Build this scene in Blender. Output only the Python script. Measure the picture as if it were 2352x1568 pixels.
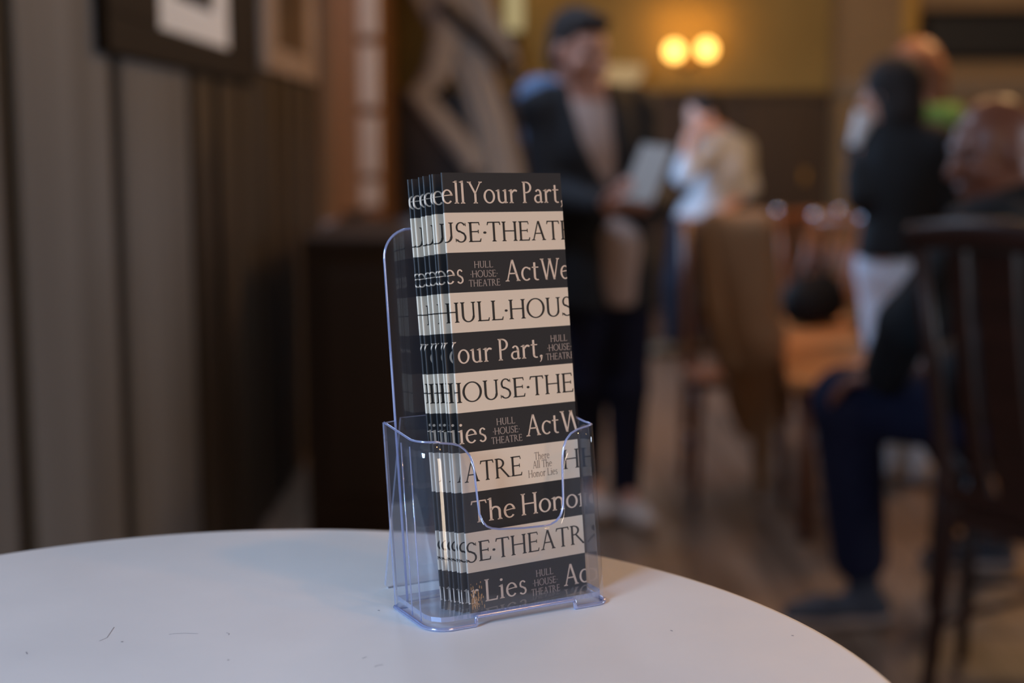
import bpy, bmesh, math, random
import numpy as np
from mathutils import Vector, Matrix

for o in list(bpy.data.objects):
    bpy.data.objects.remove(o, do_unlink=True)
S = bpy.context.scene
C = S.collection
rnd = random.Random(7)
R = math.radians

# ------------------------------------------------------------------ camera
EYE = 1.315
PITCH = R(8.03)
FPX = 3300.0
cam_d = bpy.data.cameras.new('camera')
cam_d.sensor_width = 36.0
cam_d.lens = FPX / 2352.0 * 36.0
cam_d.clip_start = 0.02
cam_d.clip_end = 60
cam_d.dof.use_dof = True
cam_d.dof.focus_distance = 0.748
cam_d.dof.aperture_fstop = 4.0
cam = bpy.data.objects.new('camera', cam_d)
C.objects.link(cam)
cam.location = (0, 0, EYE)
cam.rotation_euler = (math.pi / 2 - PITCH, 0, 0)
S.camera = cam

# ------------------------------------------------------------------ world, exposure
W = bpy.data.worlds.new('world')
S.world = W
W.use_nodes = True
W.node_tree.nodes['Background'].inputs[0].default_value = (0.55, 0.62, 0.8, 1)
W.node_tree.nodes['Background'].inputs[1].default_value = 0.02
S.view_settings.view_transform = 'Standard'
S.view_settings.look = 'None'
S.view_settings.gamma = 1
S.view_settings.use_curve_mapping = False
S.view_settings.exposure = 0.0
S.cycles.transparent_max_bounces = 32
S.cycles.max_bounces = 8
S.cycles.use_denoising = True
S.cycles.sample_clamp_indirect = 4.0

# ------------------------------------------------------------------ large lights: daylight through windows, lamps, and added unseen fills
def area(name, loc, direction, sx, sy, col, power):
    l = bpy.data.lights.new(name, 'AREA')
    l.shape = 'RECTANGLE'; l.size = sx; l.size_y = sy
    l.color = col; l.energy = power
    o = bpy.data.objects.new(name, l)
    C.objects.link(o)
    o.location = loc
    o.rotation_euler = Vector(direction).to_track_quat('-Z', 'Y').to_euler()
    return o

def point(name, loc, col, power, rad=0.06):
    l = bpy.data.lights.new(name, 'POINT')
    l.color = col; l.energy = power; l.shadow_soft_size = rad
    o = bpy.data.objects.new(name, l)
    C.objects.link(o); o.location = loc
    return o

COOL = (0.42, 0.66, 1.0)
WARM = (1.0, 0.46, 0.13)
area('daylight_bay_window', (-2.10, -1.50, 2.30), (0.85, 0.95, -0.50), 1.0, 1.0, COOL, 192)
area('added_high_window_light', (-0.79, 4.7, 2.98), (1, 0.25, -1.0), 1.5, 0.6, (0.58, 0.74, 1.0), 62)  # added cool light from the upper left for the standing people
rw = area('added_right_window_light', (5.5, 2.6, 1.9), (-1, 0.0, -0.02), 1.3, 1.3, (0.75, 0.86, 1.0), 13)  # added unseen fill, cools and brightens the near plank wall
rw.data.spread = R(75)
area('daylight_far_window', (-0.55, 7.55, 1.75), (1, 0.1, -0.12), 1.1, 1.1, COOL, 70)
area('added_warm_rear_light', (2.2, -2.9, 1.60), (-0.55, 1, -0.06), 1.8, 1.2, (1.0, 0.78, 0.58), 58)  # added warm fill behind the camera for the covers, no window built
point('pendant_light', (0.62, 0.36, 2.50), WARM, 11, 0.05)
point('pendant_light', (1.20, 0.28, 2.50), WARM, 8, 0.05)
point('hall_fill_light', (2.6, 6.5, 2.75), (1.0, 0.58, 0.25), 105, 0.15)
point('hall_fill_light', (1.5, 5.9, 2.75), (1.0, 0.52, 0.22), 40, 0.15)  # second unseen light, added to brighten the low table

# ------------------------------------------------------------------ materials
def mat(name, col, rough=0.6, metal=0.0, spec=0.5, coat=0.0):
    m = bpy.data.materials.new(name)
    m.use_nodes = True
    b = m.node_tree.nodes['Principled BSDF']
    b.inputs['Base Color'].default_value = (*col, 1)
    b.inputs['Roughness'].default_value = rough
    b.inputs['Metallic'].default_value = metal
    b.inputs['Specular IOR Level'].default_value = spec
    b.inputs['Coat Weight'].default_value = coat
    return m

def noise_mat(name, c1, c2, scale=(6, 6, 6), rough=0.6, spec=0.5, bump=0.0, detail=4, lo=0.3, hi=0.7):
    m = mat(name, c1, rough, 0, spec)
    t = m.node_tree; n = t.nodes; b = n['Principled BSDF']
    tc = n.new('ShaderNodeTexCoord'); mp = n.new('ShaderNodeMapping')
    mp.inputs['Scale'].default_value = scale
    nz = n.new('ShaderNodeTexNoise'); nz.inputs['Scale'].default_value = 1.0
    nz.inputs['Detail'].default_value = detail
    cr = n.new('ShaderNodeValToRGB')
    cr.color_ramp.elements[0].position = lo; cr.color_ramp.elements[0].color = (*c1, 1)
    cr.color_ramp.elements[1].position = hi; cr.color_ramp.elements[1].color = (*c2, 1)
    t.links.new(tc.outputs['Object'], mp.inputs['Vector'])
    t.links.new(mp.outputs['Vector'], nz.inputs['Vector'])
    t.links.new(nz.outputs['Fac'], cr.inputs['Fac'])
    t.links.new(cr.outputs['Color'], b.inputs['Base Color'])
    if bump:
        bp = n.new('ShaderNodeBump'); bp.inputs['Strength'].default_value = bump
        bp.inputs['Distance'].default_value = 0.01
        t.links.new(nz.outputs['Fac'], bp.inputs['Height'])
        t.links.new(bp.outputs['Normal'], b.inputs['Normal'])
    return m

def emit_mat(name, col, strength):
    m = bpy.data.materials.new(name); m.use_nodes = True
    t = m.node_tree; t.nodes.clear()
    e = t.nodes.new('ShaderNodeEmission'); o = t.nodes.new('ShaderNodeOutputMaterial')
    e.inputs[0].default_value = (*col, 1); e.inputs[1].default_value = strength
    t.links.new(e.outputs[0], o.inputs[0])
    return m

def clear_mat(name, tint, refl=1.0):
    """thin clear plastic: light passes straight through, Fresnel gloss on the outer faces"""
    m = bpy.data.materials.new(name); m.use_nodes = True
    t = m.node_tree; n = t.nodes; n.clear()
    out = n.new('ShaderNodeOutputMaterial'); mix = n.new('ShaderNodeMixShader')
    tr = n.new('ShaderNodeBsdfTransparent'); tr.inputs[0].default_value = (*tint, 1)
    gl = n.new('ShaderNodeBsdfGlossy'); gl.inputs[0].default_value = (0.95, 0.97, 1, 1)
    gl.inputs['Roughness'].default_value = 0.04
    fr = n.new('ShaderNodeFresnel'); fr.inputs['IOR'].default_value = 1.75
    ge = n.new('ShaderNodeNewGeometry')
    inv = n.new('ShaderNodeMath'); inv.operation = 'SUBTRACT'; inv.inputs[0].default_value = refl
    mu = n.new('ShaderNodeMath'); mu.operation = 'MULTIPLY'; mu.use_clamp = True
    t.links.new(ge.outputs['Backfacing'], inv.inputs[1])
    t.links.new(fr.outputs[0], mu.inputs[0]); t.links.new(inv.outputs[0], mu.inputs[1])
    t.links.new(mu.outputs[0], mix.inputs[0])
    t.links.new(tr.outputs[0], mix.inputs[1]); t.links.new(gl.outputs[0], mix.inputs[2])
    hz = n.new('ShaderNodeBsdfDiffuse'); hz.inputs[0].default_value = (0.80, 0.87, 1.0, 1)      # faint milky haze, also painting in brighter reflections
    m2 = n.new('ShaderNodeMixShader'); m2.inputs[0].default_value = 0.014
    t.links.new(mix.outputs[0], m2.inputs[1]); t.links.new(hz.outputs[0], m2.inputs[2])
    t.links.new(m2.outputs[0], out.inputs[0])
    return m

def edge_mat(name):
    """polished cut edge of the plastic: bluish, gathers light"""
    m = bpy.data.materials.new(name); m.use_nodes = True
    t = m.node_tree; n = t.nodes; n.clear()
    out = n.new('ShaderNodeOutputMaterial')
    tr = n.new('ShaderNodeBsdfTransparent'); tr.inputs[0].default_value = (0.66, 0.72, 0.95, 1)
    tl = n.new('ShaderNodeBsdfTranslucent'); tl.inputs[0].default_value = (0.70, 0.75, 0.97, 1)
    df = n.new('ShaderNodeBsdfDiffuse'); df.inputs[0].default_value = (0.70, 0.75, 0.97, 1)
    gl = n.new('ShaderNodeBsdfGlossy'); gl.inputs[0].default_value = (0.8, 0.86, 1, 1)
    gl.inputs['Roughness'].default_value = 0.12
    a = n.new('ShaderNodeMixShader'); a.inputs[0].default_value = 0.5
    b = n.new('ShaderNodeMixShader'); b.inputs[0].default_value = 0.55
    c = n.new('ShaderNodeMixShader'); c.inputs[0].default_value = 0.35
    t.links.new(tl.outputs[0], a.inputs[1]); t.links.new(df.outputs[0], a.inputs[2])
    t.links.new(tr.outputs[0], b.inputs[1]); t.links.new(a.outputs[0], b.inputs[2])
    t.links.new(b.outputs[0], c.inputs[1]); t.links.new(gl.outputs[0], c.inputs[2])
    t.links.new(c.outputs[0], out.inputs[0])
    return m

# ------------------------------------------------------------------ object helpers
def tag(o, label=None, cat=None, group=None, kind=None):
    if label: o['label'] = label
    if cat: o['category'] = cat
    if group: o['group'] = group
    if kind: o['kind'] = kind
    return o

def empty(name, loc, rz=0.0):
    o = bpy.data.objects.new(name, None)
    C.objects.link(o)
    o.location = loc; o.rotation_euler = (0, 0, rz); o.empty_display_size = 0.1
    return o

def obj(name, verts, faces, mats, parent=None, mi=None, smooth=False, loc=None):
    me = bpy.data.meshes.new(name)
    me.from_pydata([tuple(v) for v in verts], [], [tuple(f) for f in faces])
    for m in (mats if isinstance(mats, (list, tuple)) else [mats]):
        me.materials.append(m)
    if mi is not None:
        me.polygons.foreach_set('material_index', np.asarray(mi, dtype=np.int32))
    if smooth:
        me.polygons.foreach_set('use_smooth', np.ones(len(me.polygons), dtype=bool))
    me.update()
    o = bpy.data.objects.new(name, me)
    C.objects.link(o)
    if parent: o.parent = parent
    if loc is not None: o.location = loc
    return o

def bm_obj(name, bm, mats, parent=None, smooth=False, loc=None):
    me = bpy.data.meshes.new(name)
    bm.normal_update()
    bm.to_mesh(me); bm.free()
    for m in (mats if isinstance(mats, (list, tuple)) else [mats]):
        me.materials.append(m)
    if smooth:
        me.polygons.foreach_set('use_smooth', np.ones(len(me.polygons), dtype=bool))
    o = bpy.data.objects.new(name, me)
    C.objects.link(o)
    if parent: o.parent = parent
    if loc is not None: o.location = loc
    return o

def add_box(bm, lo, hi, bevel=0.0, mi=0, M=None):
    lo = Vector(lo); hi = Vector(hi)
    T = Matrix.Translation((lo + hi) / 2) @ Matrix.Diagonal((*(hi - lo), 1))
    r = bmesh.ops.create_cube(bm, size=1, matrix=T)
    vs = r['verts']
    fs = list({f for v in vs for f in v.link_faces})
    for f in fs: f.material_index = mi
    if bevel > 0:
        es = list({e for v in vs for e in v.link_edges})
        rr = bmesh.ops.bevel(bm, geom=es, offset=bevel, segments=2, affect='EDGES', profile=0.5)
        vs = list({v for f in rr['faces'] for v in f.verts} | {v for v in vs if v.is_valid})
        for f in rr['faces']: f.material_index = mi
    if M is not None:
        bmesh.ops.transform(bm, matrix=M, verts=[v for v in vs if v.is_valid])
    return vs

def add_tube(bm, pts, rads, seg=12, mi=0, sx=1.0):
    """swept round bar along a poly-line"""
    pts = [Vector(p) for p in pts]
    if not isinstance(rads, (list, tuple)): rads = [rads] * len(pts)
    rings = []
    prev = None
    for i, p in enumerate(pts):
        d = (pts[min(i + 1, len(pts) - 1)] - pts[max(i - 1, 0)]).normalized()
        ref = Vector((0, 0, 1)) if abs(d.z) < 0.9 else Vector((1, 0, 0))
        if prev is None:
            u = d.cross(ref).normalized()
        else:
            u = (prev - d * prev.dot(d)).normalized()
        prev = u
        v = d.cross(u)
        rings.append([bm.verts.new(p + rads[i] * (math.cos(2 * math.pi * k / seg) * u * sx + math.sin(2 * math.pi * k / seg) * v)) for k in range(seg)])
    for a, b in zip(rings[:-1], rings[1:]):
        for k in range(seg):
            f = bm.faces.new((a[k], a[(k + 1) % seg], b[(k + 1) % seg], b[k])); f.material_index = mi; f.smooth = True
    bm.faces.new(rings[0][::-1]).material_index = mi
    bm.faces.new(rings[-1]).material_index = mi

def add_lathe(bm, prof, seg=48, mi=0, M=None):
    """profile of (radius, z) turned round the z axis"""
    rings = []
    vs = []
    for r, z in prof:
        if r < 1e-6:
            v = bm.verts.new((0, 0, z)); rings.append([v]); vs.append(v)
        else:
            ring = [bm.verts.new((r * math.cos(2 * math.pi * k / seg), r * math.sin(2 * math.pi * k / seg), z)) for k in range(seg)]
            rings.append(ring); vs += ring
    for a, b in zip(rings[:-1], rings[1:]):
        for k in range(seg):
            k2 = (k + 1) % seg
            if len(a) == 1 and len(b) == 1: continue
            if len(a) == 1: f = bm.faces.new((a[0], b[k2], b[k]))
            elif len(b) == 1: f = bm.faces.new((a[k], a[k2], b[0]))
            else: f = bm.faces.new((a[k], a[k2], b[k2], b[k]))
            f.material_index = mi; f.smooth = True
    if M is not None: bmesh.ops.transform(bm, matrix=M, verts=vs)

CP, SP = math.cos(PITCH), math.sin(PITCH)
def at(px, py, Y):
    """the point at depth Y (world y) that the photograph shows at this pixel"""
    a = (px - 1176) / FPX; b = -(py - 784) / FPX
    d = Vector((a, CP + b * SP, -SP + b * CP))
    d = d * (Y / d.y)
    return Vector((d.x, d.y, EYE + d.z))

# ================================================================== THE ROOM
XL, YB, XR, YF, ZC = -0.85, 11.0, 5.6, -3.0, 3.5
M_board = noise_mat('wall_board_wood', (0.105, 0.107, 0.114), (0.178, 0.182, 0.193), (3, 9, 0.35), 0.62, 0.4, 0.15)
M_board2 = noise_mat('falloff_dark_board', (0.036, 0.028, 0.022), (0.075, 0.058, 0.046), (3, 9, 0.35), 0.62, 0.3, 0.15)
M_groove = mat('wall_groove_wood', (0.014, 0.008, 0.005), 0.6)
M_plaster = noise_mat('mustard_plaster', (0.27, 0.17, 0.048), (0.33, 0.215, 0.064), (1.3, 1.3, 1.3), 0.9, 0.2)
M_dado = noise_mat('dark_wainscot_wood', (0.032, 0.016, 0.008), (0.055, 0.028, 0.012), (9, 9, 0.6), 0.5, 0.4)
M_chimney = noise_mat('brown_plaster', (0.24, 0.15, 0.07), (0.29, 0.185, 0.085), (1.2, 1.2, 1.2), 0.9, 0.2)
M_ceil = mat('ceiling_paint', (0.32, 0.25, 0.16), 0.9)
M_mahog = noise_mat('dark_mahogany', (0.016, 0.005, 0.003), (0.030, 0.009, 0.005), (4, 4, 30), 0.4, 0.35)
M_oak = noise_mat('orange_oak', (0.50, 0.20, 0.065), (0.60, 0.25, 0.085), (2, 14, 6), 0.38, 0.5)
M_chairwood = noise_mat('red_brown_wood', (0.13, 0.042, 0.017), (0.2, 0.07, 0.028), (8, 8, 2), 0.32, 0.5)
M_casing = noise_mat('window_casing_wood', (0.27, 0.125, 0.05), (0.34, 0.17, 0.075), (6, 6, 0.8), 0.5, 0.4)
M_pale = noise_mat('pale_blind', (0.60, 0.49, 0.39), (0.68, 0.56, 0.45), (5, 5, 1), 0.7, 0.3)

def floor_material():
    m = noise_mat('floor_planks', (0.17, 0.105, 0.068), (0.27, 0.18, 0.125), (9, 0.7, 1), 0.38, 0.5)
    t = m.node_tree; n = t.nodes; b = n['Principled BSDF']
    tc = n.new('ShaderNodeTexCoord'); br = n.new('ShaderNodeTexBrick')
    mp = n.new('ShaderNodeMapping'); mp.inputs['Rotation'].default_value = (0, 0, math.pi / 2)
    br.inputs['Color1'].default_value = (1, 1, 1, 1); br.inputs['Color2'].default_value = (0.72, 0.68, 0.66, 1)
    br.inputs['Mortar'].default_value = (0.18, 0.14, 0.12, 1)
    br.inputs['Scale'].default_value = 1; br.inputs['Mortar Size'].default_value = 0.004
    br.inputs['Brick Width'].default_value = 1.8; br.inputs['Row Height'].default_value = 0.11
    mx = n.new('ShaderNodeMix'); mx.data_type = 'RGBA'; mx.blend_type = 'MULTIPLY'; mx.inputs[0].default_value = 1
    src = b.inputs['Base Color'].links[0].from_socket
    t.links.new(tc.outputs['Object'], mp.inputs[0]); t.links.new(mp.outputs[0], br.inputs['Vector'])
    t.links.new(src, mx.inputs[6]); t.links.new(br.outputs['Color'], mx.inputs[7])
    t.links.new(mx.outputs[2], b.inputs['Base Color'])
    return m
M_floor = floor_material()

bm = bmesh.new(); add_box(bm, (XL - 1.5, YF, -0.1), (XR, YB + 0.15, 0))
tag(bm_obj('floor', bm, M_floor), kind='structure')
bm = bmesh.new(); add_box(bm, (XL - 1.5, YF - 0.15, ZC), (XR + 0.15, YB + 0.15, ZC + 0.1))
tag(bm_obj('ceiling', bm, M_ceil), kind='structure')

# left wall: wide vertical boards with dark recessed joints, one window opening near the camera
bm = bmesh.new()
XB = -2.2                                                  # the wall steps back into a bay beside the camera
WY0, WY1, WZ0, WZ1 = -2.1, -0.9, 1.7, 2.9
add_box(bm, (XL - 0.12, 0.45, 0), (XL - 0.02, YB, ZC), mi=1)
add_box(bm, (XB, 0.45, 0), (XL - 0.02, 0.55, ZC), mi=0)
for y0, y1, z0, z1 in ((YF, WY0, 0, ZC), (WY1, 0.55, 0, ZC), (WY0, WY1, 0, WZ0), (WY0, WY1, WZ1, ZC)):
    add_box(bm, (XB - 0.12, y0, z0), (XB, y1, z1), mi=0)
joints = [0.45, 1.10, 1.80, 2.46, 3.13, 3.87]
for a, b in zip(joints[:-1], joints[1:]):
    add_box(bm, (XL - 0.021, a + 0.05, 0), (XL, b - 0.05, ZC), 0.006, 0)
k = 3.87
while k < 6.45:      # beyond the second picture the boards are narrower, darkened in colour for light falloff
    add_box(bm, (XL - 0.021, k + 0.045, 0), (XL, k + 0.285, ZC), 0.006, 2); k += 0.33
for a, b in ((8.6, 9.2), (9.2, 9.9), (9.9, 10.6)):
    add_box(bm, (XL - 0.021, a + 0.035, 0), (XL, b - 0.035, ZC), 0.006, 3)
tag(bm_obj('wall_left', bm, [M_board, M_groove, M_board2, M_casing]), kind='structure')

# back wall, wainscot, dado rail
XW = 2.40
bm = bmesh.new(); add_box(bm, (XL - 0.15, YB, 0), (XR, YB + 0.15, ZC))
tag(bm_obj('wall_back', bm, M_plaster), kind='structure')
bm = bmesh.new()
add_box(bm, (XL, YB - 0.03, 0), (XW, YB, 1.62))
k = 0
while XL + 0.05 + k * 0.62 + 0.52 < XW:
    x0 = XL + 0.05 + k * 0.62
    add_box(bm, (x0, YB - 0.045, 0.85), (x0 + 0.52, YB - 0.03, 1.52), 0.006)
    add_box(bm, (x0, YB - 0.045, 0.18), (x0 + 0.52, YB - 0.03, 0.75), 0.006)
    k += 1
add_box(bm, (XL, YB - 0.07, 1.62), (XW, YB, 1.67), 0.008)
tag(bm_obj('trim_1', bm, M_dado), kind='structure')
bm = bmesh.new(); add_box(bm, (XW, YB - 0.35, 0), (XR, YB, ZC))
add_box(bm, (XW + 0.25, YB - 0.37, 0.0), (XR, YB - 0.35, 1.02), 0.005)
tag(bm_obj('trim_2', bm, M_chimney), kind='structure')
bm = bmesh.new(); add_box(bm, (XR, YF, 0), (XR + 0.15, YB, ZC))
tag(bm_obj('wall_right', bm, M_plaster), kind='structure')
bm = bmesh.new(); add_box(bm, (XL - 1.5, YF - 0.15, 0), (XR + 0.15, YF, ZC))
tag(bm_obj('wall_front', bm, M_plaster), kind='structure')

# near window in the left wall (its daylight comes from the area lamp inside the opening)
M_sash = mat('sash_paint', (0.5, 0.48, 0.44), 0.5)
M_daypane = emit_mat('daylight_pane', (0.55, 0.72, 1.0), 1.2)
def sash_window(name, x, y0, y1, z0, z1):
    bm = bmesh.new()
    ym, zm = (y0 + y1) / 2, (z0 + z1) / 2
    for a0, a1, b0, b1 in ((y0, y0 + .06, z0, z1), (y1 - .06, y1, z0, z1), (y0 + .06, y1 - .06, z0, z0 + .06), (y0 + .06, y1 - .06, z1 - .06, z1), (ym - .02, ym + .02, z0 + .06, z1 - .06), (y0 + .06, y1 - .06, zm - .02, zm + .02)):
        add_box(bm, (x - .05, a0, b0), (x - .004, a1, b1), .004)
    w = tag(bm_obj(name, bm, M_sash), kind='structure')
    bm = bmesh.new(); add_box(bm, (x - .035, y0 + .05, z0 + .05), (x - .028, y1 - .05, z1 - .05))
    bm_obj('pane', bm, M_daypane, w)
sash_window('window_1', XB, WY0, WY1, WZ0, WZ1)
sash_window('added_right_window', XR, 1.9, 3.3, 1.2, 2.6)  # unseen, added to go with the fill on the plank wall
sash_window('added_high_window', XL + 0.05, 3.95, 5.45, 2.64, 3.32)   # unseen, added high above the pictures to house the people's light

# far window casing in the left wall, seen edge-on: stiles, blind slats, sill
w2 = tag(empty('window_2', (XL, 7.4, 0.88)), kind='structure')
def wpart(name, boxes, m, bev=0.004):
    bm = bmesh.new()
    for lo, hi in boxes: add_box(bm, Vector(lo) - w2.location, Vector(hi) - w2.location, bev)
    return bm_obj(name, bm, m, w2)
wpart('window_frame', [((XL - 0.02, 6.50, 0.95), (XL + 0.07, 6.62, 2.75)), ((XL - 0.02, 8.3, 0.95), (XL + 0.07, 8.42, 2.75)),
                       ((XL - 0.02, 6.5, 2.75), (XL + 0.07, 8.42, 2.87))], M_casing)
wpart('jamb_panel', [((XL + 0.03, 6.62, 0.99), (XL + 0.15, 6.70, 2.75)), ((XL + 0.12, 6.765, 0.99), (XL + 0.235, 6.80, 2.75))], M_casing)
for z0, z1 in ((1.00, 1.12), (1.15, 1.42), (1.46, 1.74), (1.78, 2.05), (2.09, 2.4)):
    wpart('blind_panel', [((XL + 0.145, 6.70, z0), (XL + 0.235, 6.76, z1))], M_pale, 0.006)
wpart('window_sill', [((XL - 0.02, 6.45, 0.86), (XL + 0.22, 6.78, 0.95))], mat('sill_grey_paint', (0.42, 0.36, 0.35), 0.7))

# ================================================================== PICTURES ON THE LEFT WALL
M_blackframe = mat('black_brown_frame', (0.010, 0.006, 0.004), 0.75, 0, 0.2)
M_mat = mat('white_picture_mount', (0.83, 0.84, 0.84), 0.8)
M_cream = noise_mat('aged_mount', (0.22, 0.16, 0.12), (0.34, 0.26, 0.2), (3, 3, 3), 0.8)
M_photo = noise_mat('dark_photograph', (0.02, 0.017, 0.014), (0.09, 0.075, 0.06), (4, 4, 4), 0.85, 0.1)
M_sepia = noise_mat('sepia_photograph', (0.03, 0.02, 0.014), (0.17, 0.11, 0.06), (2.5, 2.5, 2.5), 0.85, 0.1)

def wall_picture(label, y0, y1, z0, z1, mount, photo, mframe, mmount, mphoto, depth):
    """hung on the left wall, facing +x; mount and photo are (y0, y1, z0, z1)"""
    loc = Vector((XL, (y0 + y1) / 2, z0))
    r = tag(empty('framed_picture', loc), label, 'picture', 'framed pictures on the plank wall')
    def ring(name, outer, inner, x0, x1, m):
        bm = bmesh.new()
        a0, a1, b0, b1 = outer; c0, c1, d0, d1 = inner
        for lo, hi in (((x0, a0, b0), (x1, a1, d0)), ((x0, a0, d1), (x1, a1, b1)), ((x0, a0, d0), (x1, c0, d1)), ((x0, c1, d0), (x1, a1, d1))):
            add_box(bm, Vector((XL + lo[0], lo[1], lo[2])) - loc, Vector((XL + hi[0], hi[1], hi[2])) - loc, 0.004)
        return bm_obj(name, bm, m, r)
    ring('frame', (y0, y1, z0, z1), mount, 0.001, depth, mframe)
    ring('mount', mount, photo, 0.001, depth * 0.75, mmount)
    bm = bmesh.new()
    add_box(bm, Vector((XL + 0.001, photo[0], photo[2])) - loc, Vector((XL + depth * 0.6, photo[1], photo[3])) - loc)
    bm_obj('photograph', bm, mphoto, r)
    return r
wall_picture('large picture in a wide black-brown frame with bright white mount, nearest on plank wall', 2.98, 4.72, 1.49, 2.55,
             (3.42, 4.28, 1.572, 2.40), (3.62, 4.08, 1.66, 2.28), M_blackframe, M_mat, M_photo, 0.03)
wall_picture('smaller narrow-framed sepia picture hung beyond the white-mounted one on plank wall', 4.90, 6.2, 1.545, 2.5,
             (4.94, 6.16, 1.56, 2.48), (5.2, 5.95, 1.64, 2.38), M_cream, M_cream, M_sepia, 0.025)

# ================================================================== DARK SIDEBOARD AGAINST THE PLANK WALL
M_side = noise_mat('very_dark_oak', (0.020, 0.011, 0.007), (0.034, 0.018, 0.011), (7, 7, 0.8), 0.6, 0.25)
sx0, sx1, sy0, sy1, sz = -0.675, -0.25, 4.62, 5.75, 1.0
sb = tag(empty('sideboard', ((sx0 + sx1) / 2, (sy0 + sy1) / 2, 0)), 'very dark wooden sideboard near the plank wall behind the brochure holder', 'sideboard')
so_ = Vector(sb.location)
def spart(name, boxes, m, par=None, bev=0.006):
    bm = bmesh.new()
    for lo, hi in boxes: add_box(bm, Vector(lo) - so_, Vector(hi) - so_, bev)
    return bm_obj(name, bm, m, par or sb)
spart('body', [((sx0, sy0 + .02, .06), (sx1 - .02, sy1 - .02, sz - .03))], M_side)
spart('top', [((sx0, sy0, sz - .03), (sx1, sy1, sz))], M_side)
spart('plinth', [((sx0, sy0 + .04, 0), (sx1 - .04, sy1 - .04, .06))], M_side)
spart('side_panel', [((sx0 + .06, sy0 + .008, .14), (sx1 - .08, sy0 + .02, sz - .11))], M_side)
for a_, b_ in ((sy0 + .04, 5.175), (5.195, sy1 - .04)):
    d_ = spart('door', [((sx1 - .02, a_, .10), (sx1, b_, sz - .06))], M_side)
    bm = bmesh.new(); bmesh.ops.create_uvsphere(bm, u_segments=14, v_segments=10, radius=.018, matrix=Matrix.Translation(Vector((sx1 + .016, 5.185 + (.06 if a_ > 5.1 else -.06), .62)) - so_))
    bm_obj('knob', bm, mat('brass_knob', (.6, .35, .1), .3, 1.0), d_, True)

# ================================================================== BACK WALL FITTINGS
M_brass = mat('old_brass', (0.42, 0.25, 0.08), 0.35, 1.0)
M_darkmetal = mat('dark_iron', (0.02, 0.016, 0.014), 0.5, 0.3)
M_globe = emit_mat('lit_amber_globe', (1.0, 0.50, 0.11), 5.5)
M_dimshade = emit_mat('lit_cream_glass', (1.0, 0.80, 0.40), 0.42)
M_bowlshade = emit_mat('lit_cream_bowl', (1.0, 0.66, 0.32), 0.42)

p1 = at(1549, 117, YB - 0.16); p2 = at(1623, 113, YB - 0.16)
pc = (p1 + p2) / 2
sc = tag(empty('wall_sconce', (pc.x, YB, pc.z - 0.12)), 'brass double wall sconce with two glowing amber globes on mustard wall', 'lamp')
o0 = Vector(sc.location)
bm = bmesh.new()
add_lathe(bm, [(0, 0), (0.055, 0), (0.055, 0.012), (0.03, 0.02), (0, 0.02)], 24, 0, Matrix.Translation((0, 0, 0.05)) @ Matrix.Rotation(R(90), 4, 'X'))
bm_obj('backplate', bm, M_brass, sc)
for p in (p1, p2):
    q = p - o0
    bm = bmesh.new()
    add_tube(bm, [(0, -0.015, 0.05), (q.x * 0.4, -0.09, 0.015), (q.x, -0.16, 0.02), (q.x, -0.16, q.z - 0.05)], 0.008, 8)
    bm_obj('arm', bm, M_brass, sc)
    bm = bmesh.new()
    bmesh.ops.create_uvsphere(bm, u_segments=20, v_segments=14, radius=0.066, matrix=Matrix.Translation(q))
    bm_obj('globe', bm, M_globe, sc, True)
for x_ in (-0.17, 0.0, 0.17):
    l = point('sconce_bulb', (pc.x + x_, YB - 0.20, pc.z + 0.21), (1.0, 0.50, 0.11), 1.5, 0.05)
    l.parent = sc; l.location = Vector(l.location) - o0
# candle style sconce near the curtain
p = at(1181, 40, YB - 0.12)
cs = tag(empty('candle_sconce', (p.x, YB, p.z - 0.4)), 'slim cream glass candle lamp on a dark iron bracket above the curtain', 'lamp')
bm = bmesh.new()
add_lathe(bm, [(0, -0.10), (0.06, -0.10), (0.066, 0.0), (0.062, 0.3), (0.05, 0.3)], 20, 0, Matrix.Translation((0, -0.12, 0.4)))
bm_obj('lamp_shade', bm, M_dimshade, cs)
bm = bmesh.new()
add_lathe(bm, [(0, -0.30), (0.02, -0.29), (0.03, -0.2), (0.05, -0.115), (0.055, -0.102), (0, -0.102)], 16, 0, Matrix.Translation((0, -0.12, 0.4)))
add_tube(bm, [(0, -0.005, 0.02), (0, -0.07, 0.0), (0, -0.12, 0.11)], 0.014, 8)
add_box(bm, (-0.05, -0.02, -0.08), (0.05, 0, 0.16), 0.006)
bm_obj('bracket', bm, M_darkmetal, cs)

l = point('candle_bulb', (p.x, YB - 0.2, p.z + 0.32), (1.0, 0.55, 0.2), 2.5, 0.05); l.parent = cs; l.location = Vector(l.location) - cs.location
# bowl lamp behind the standing man's shoulder
p = at(1428, 172, YB - 0.2)
bl = tag(empty('bowl_lamp', (p.x, YB, p.z - 0.15)), 'shallow cream bowl wall lamp with reddish base beside the standing man', 'lamp')
bm = bmesh.new()
add_lathe(bm, [(0, 0.075), (0.10, 0.078), (0.155, 0.14), (0.165, 0.215), (0.155, 0.215), (0.145, 0.145), (0, 0.09)], 28, 0, Matrix.Translation((0, -0.2, 0)))
bm_obj('lamp_shade', bm, M_bowlshade, bl)
bm = bmesh.new()
add_lathe(bm, [(0, -0.03), (0.03, -0.02), (0.05, 0.03), (0.11, 0.073), (0, 0.073)], 20, 0, Matrix.Translation((0, -0.2, 0)))
add_tube(bm, [(0, -0.0, 0.0), (0, -0.1, -0.01), (0, -0.19, 0.0)], 0.018, 8)
bm_obj('base', bm, mat('copper_red', (0.35, 0.10, 0.05), 0.4, 0.6), bl)

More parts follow.
